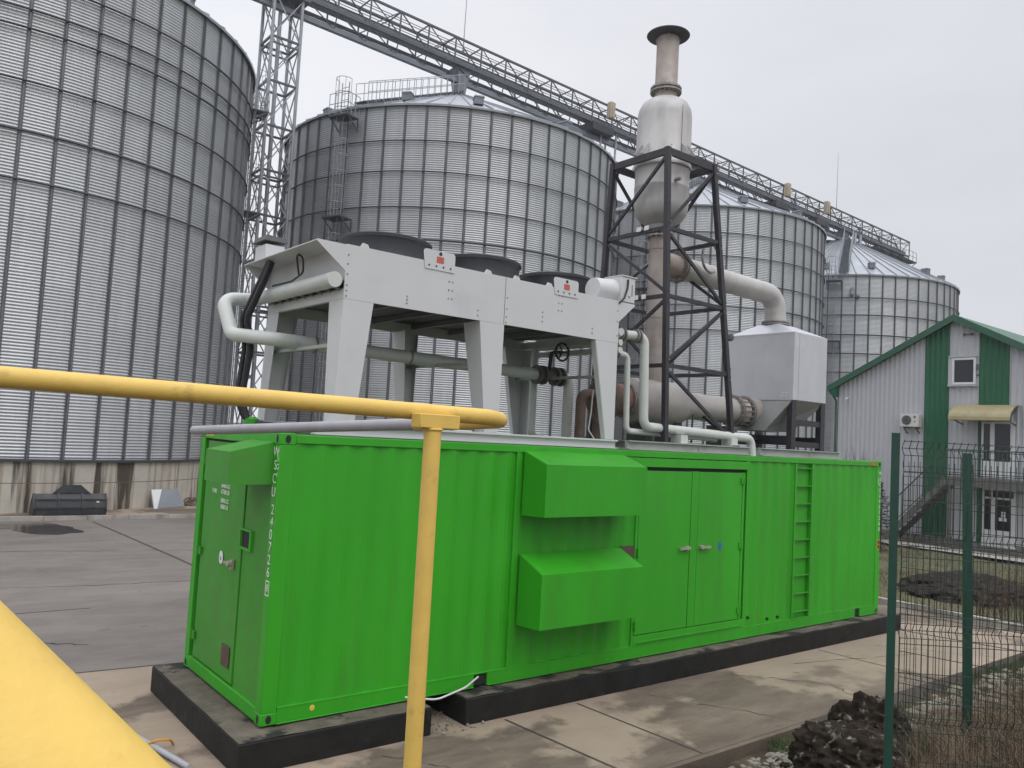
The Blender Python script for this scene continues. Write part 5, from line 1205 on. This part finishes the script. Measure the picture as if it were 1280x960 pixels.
both = lambda d: (lambda x, y: (d(x, y) if behind(x, y) else 0.))
blades('bank_grass', M['grass_green'], scatter(9500, 5.2, 14.5, -3.1, -2.25, bank_f, cl_(1.1, 4, .0)), .03, .14, .005, .9, 'low green grass growing along the edge of the bank')
blades('edge_grass', M['grass_green'], scatter(2600, 5.0, 7.4, -2.75, -2.37, bank_f, None), .03, .10, .005, .9, 'green grass fringe beside the apron edging')
blades('dead_grass', M['grass_dry'], scatter(2300, 3.6, 10, -6.4, -2.9, bank_f, both(cl_(.8, 7, .05))), .10, .50, .0035, 1.4, 'tangle of dry straw coloured grass behind the wire fence', 4)
blades('dead_weeds', M['grass_brown'], scatter(2600, 3.6, 10.5, -6.6, -3.0, bank_f, both(cl_(.7, 12, .0))), .12, .62, .0035, 1.2, 'reddish brown dead weed stalks behind the wire fence', 4)
near = lambda x, y: 1. if behind(x, y) and nzf(x, y, 1.3, 8) > -.25 else 0.
blades('matted_grass', M['grass_dry'], scatter(3000, 2.9, 5.8, -6.2, -3.7, bank_f, near), .06, .34, .003, 1.8, 'matted pale dead grass lying low behind the fence post', 4)
blades('weed_stalks', M['grass_brown'], scatter(3200, 2.9, 5.8, -6.2, -3.7, bank_f, near), .10, .50, .003, 1.1, 'dense brown weed stalks low behind the fence post', 4)
blades('green_weeds', M['grass_green'], scatter(2600, 4.2, 6.2, -4.9, -3.6, bank_f, both(cl_(1.2, 3, -.05))), .06, .28, .008, 1.0, 'clump of fresh green weeds behind the wire fence', 4)
blades('lawn_weeds', M['grass_brown'], scatter(2600, 15.3, 27, -8, .6, lawn_f, cl_(.5, 5, .05)), .3, 1.1, .008, .7, 'brown dead stalks standing on the lawn near the building', 4)

# spruce
tr = thing('spruce_tree', 'small dark spruce standing at the far end of the container', 'tree', (24.9, 6.45, ZG))
mb = MB(); mb.tube([(0, 0, 0), (.03, 0, 1.3), (0, .02, 2.5)], [.07, .05, .012], 8); mb.build('trunk', M['bark'], tr)
vs = []; fs = []
for i in range(150):
    z = random.uniform(.12, 2.4); r = (2.5 - z) / 2.5 * 1.0 * random.uniform(.65, 1.1); a = random.random() * 6.283
    for j in range(26):
        t = random.uniform(.15, 1); cx, cy, cz = math.cos(a) * r * t, math.sin(a) * r * t, z - .12 * t + .1 * t * t
        b = len(vs); q = a + random.choice((-1, 1)) * random.uniform(.5, 1.4); l = random.uniform(.07, .18) * (1.1 - t * .4); wx, wy = -math.sin(q) * .014, math.cos(q) * .014
        vs += [(cx - wx, cy - wy, cz), (cx + wx, cy + wy, cz), (cx + math.cos(q) * l, cy + math.sin(q) * l, cz + random.uniform(-.04, .07))]; fs.append((b, b + 1, b + 2))
mb = MB(); mb.add(vs, fs); mb.build('crown', M['needle'], tr, smooth=False)
# bare shrub
sh = thing('bare_shrub', 'leafless upright shrub whose twigs show above the container roof', 'shrub', (28.0, 9.0, ZG))
mb = MB()
def twig(p, d, l, r, n):
    q = p + d * l; mb.tube([p, p.lerp(q, .5) + Vector((random.uniform(-.03, .03), random.uniform(-.03, .03), 0)), q], [r, r * .8, r * .55], 5)
    if n == 0: return
    for k in range(random.choice((2, 3))):
        dd = (d + Vector((random.uniform(-.45, .45), random.uniform(-.45, .45), random.uniform(.1, .5)))).normalized(); twig(p.lerp(q, random.uniform(.55, 1)), dd, l * random.uniform(.55, .8), r * .6, n - 1)
for i in range(8): twig(Vector((random.uniform(-.2, .2), random.uniform(-.2, .2), 0)), Vector((random.uniform(-.22, .22), random.uniform(-.22, .22), 1)).normalized(), 1.55, .022, 3)
mb.build('twigs', M['bark'], sh)

# ------------------------------------------------------------------ every separate piece of these parts becomes a part of its own
SPLIT = {'end_panel','panel_stiffener','platform','door_surround','flange','stand_rail','door_mullion','lug','base_skid','chord','handrail','valve_flange','pipe_joint','pipe_shoe',
 'pipe_saddle','support_post','canopy_bracket','window_trim','wall_trim','stair_stringer','landing_post','landing_beam','side_wall','forklift_pocket','bottom_rail','header_pipe',
 'wear_strip','bracket','white_tag','latch','box_cable','floodlight','roof_panel','conveyor_casing','label_symbol','window_catch','paper_notice','plinth_block','branch_flange','header_stub','cap_strut','support_bracket','bolt','hinge_pin'}
def split(o):
    me = o.data; n = len(me.vertices); par = list(range(n))
    def fd(i):
        while par[i] != i: par[i] = par[par[i]]; i = par[i]
        return i
    for e in me.edges:
        a, b = fd(e.vertices[0]), fd(e.vertices[1])
        if a != b: par[a] = b
    comp = {}
    for i in range(n): comp.setdefault(fd(i), []).append(i)
    if not 2 <= len(comp) <= 14: return
    polys = {}
    for p in me.polygons: polys.setdefault(fd(p.vertices[0]), []).append(tuple(p.vertices))
    sm = me.polygons[0].use_smooth; base = o.name.split('.')[0]
    for root, vs in comp.items():
        ix = {v: k for k, v in enumerate(vs)}; m2 = bpy.data.meshes.new(base)
        m2.from_pydata([me.vertices[v].co[:] for v in vs], [], [tuple(ix[v] for v in f) for f in polys.get(root, [])])
        if sm: m2.shade_smooth(); m2.set_sharp_from_angle(angle=R_(38))
        for mm in me.materials: m2.materials.append(mm)
        c = o.copy(); c.data = m2; col.objects.link(c); c.name = base
    bpy.data.objects.remove(o)
for o in list(bpy.data.objects):
    if o.type == 'MESH' and o.parent and not o.children and o.name.split('.')[0] in SPLIT: split(o)

# ------------------------------------------------------------------ thin mist
hz_ = bpy.data.materials.new('mist'); hz_.use_nodes = True; t_ = hz_.node_tree; t_.nodes.remove(t_.nodes['Principled BSDF'])
pv = t_.nodes.new('ShaderNodeVolumePrincipled'); pv.inputs['Color'].default_value = (.92, .94, 1, 1); pv.inputs['Density'].default_value = .0007; pv.inputs['Anisotropy'].default_value = .3
t_.links.new(pv.outputs[0], t_.nodes['Material Output'].inputs['Volume'])
mb = MB(); mb.box(-120, 220, -60, 160, ZG - 1.6, 36); tag(mb.build('haze', hz_, smooth=False), kind='stuff')
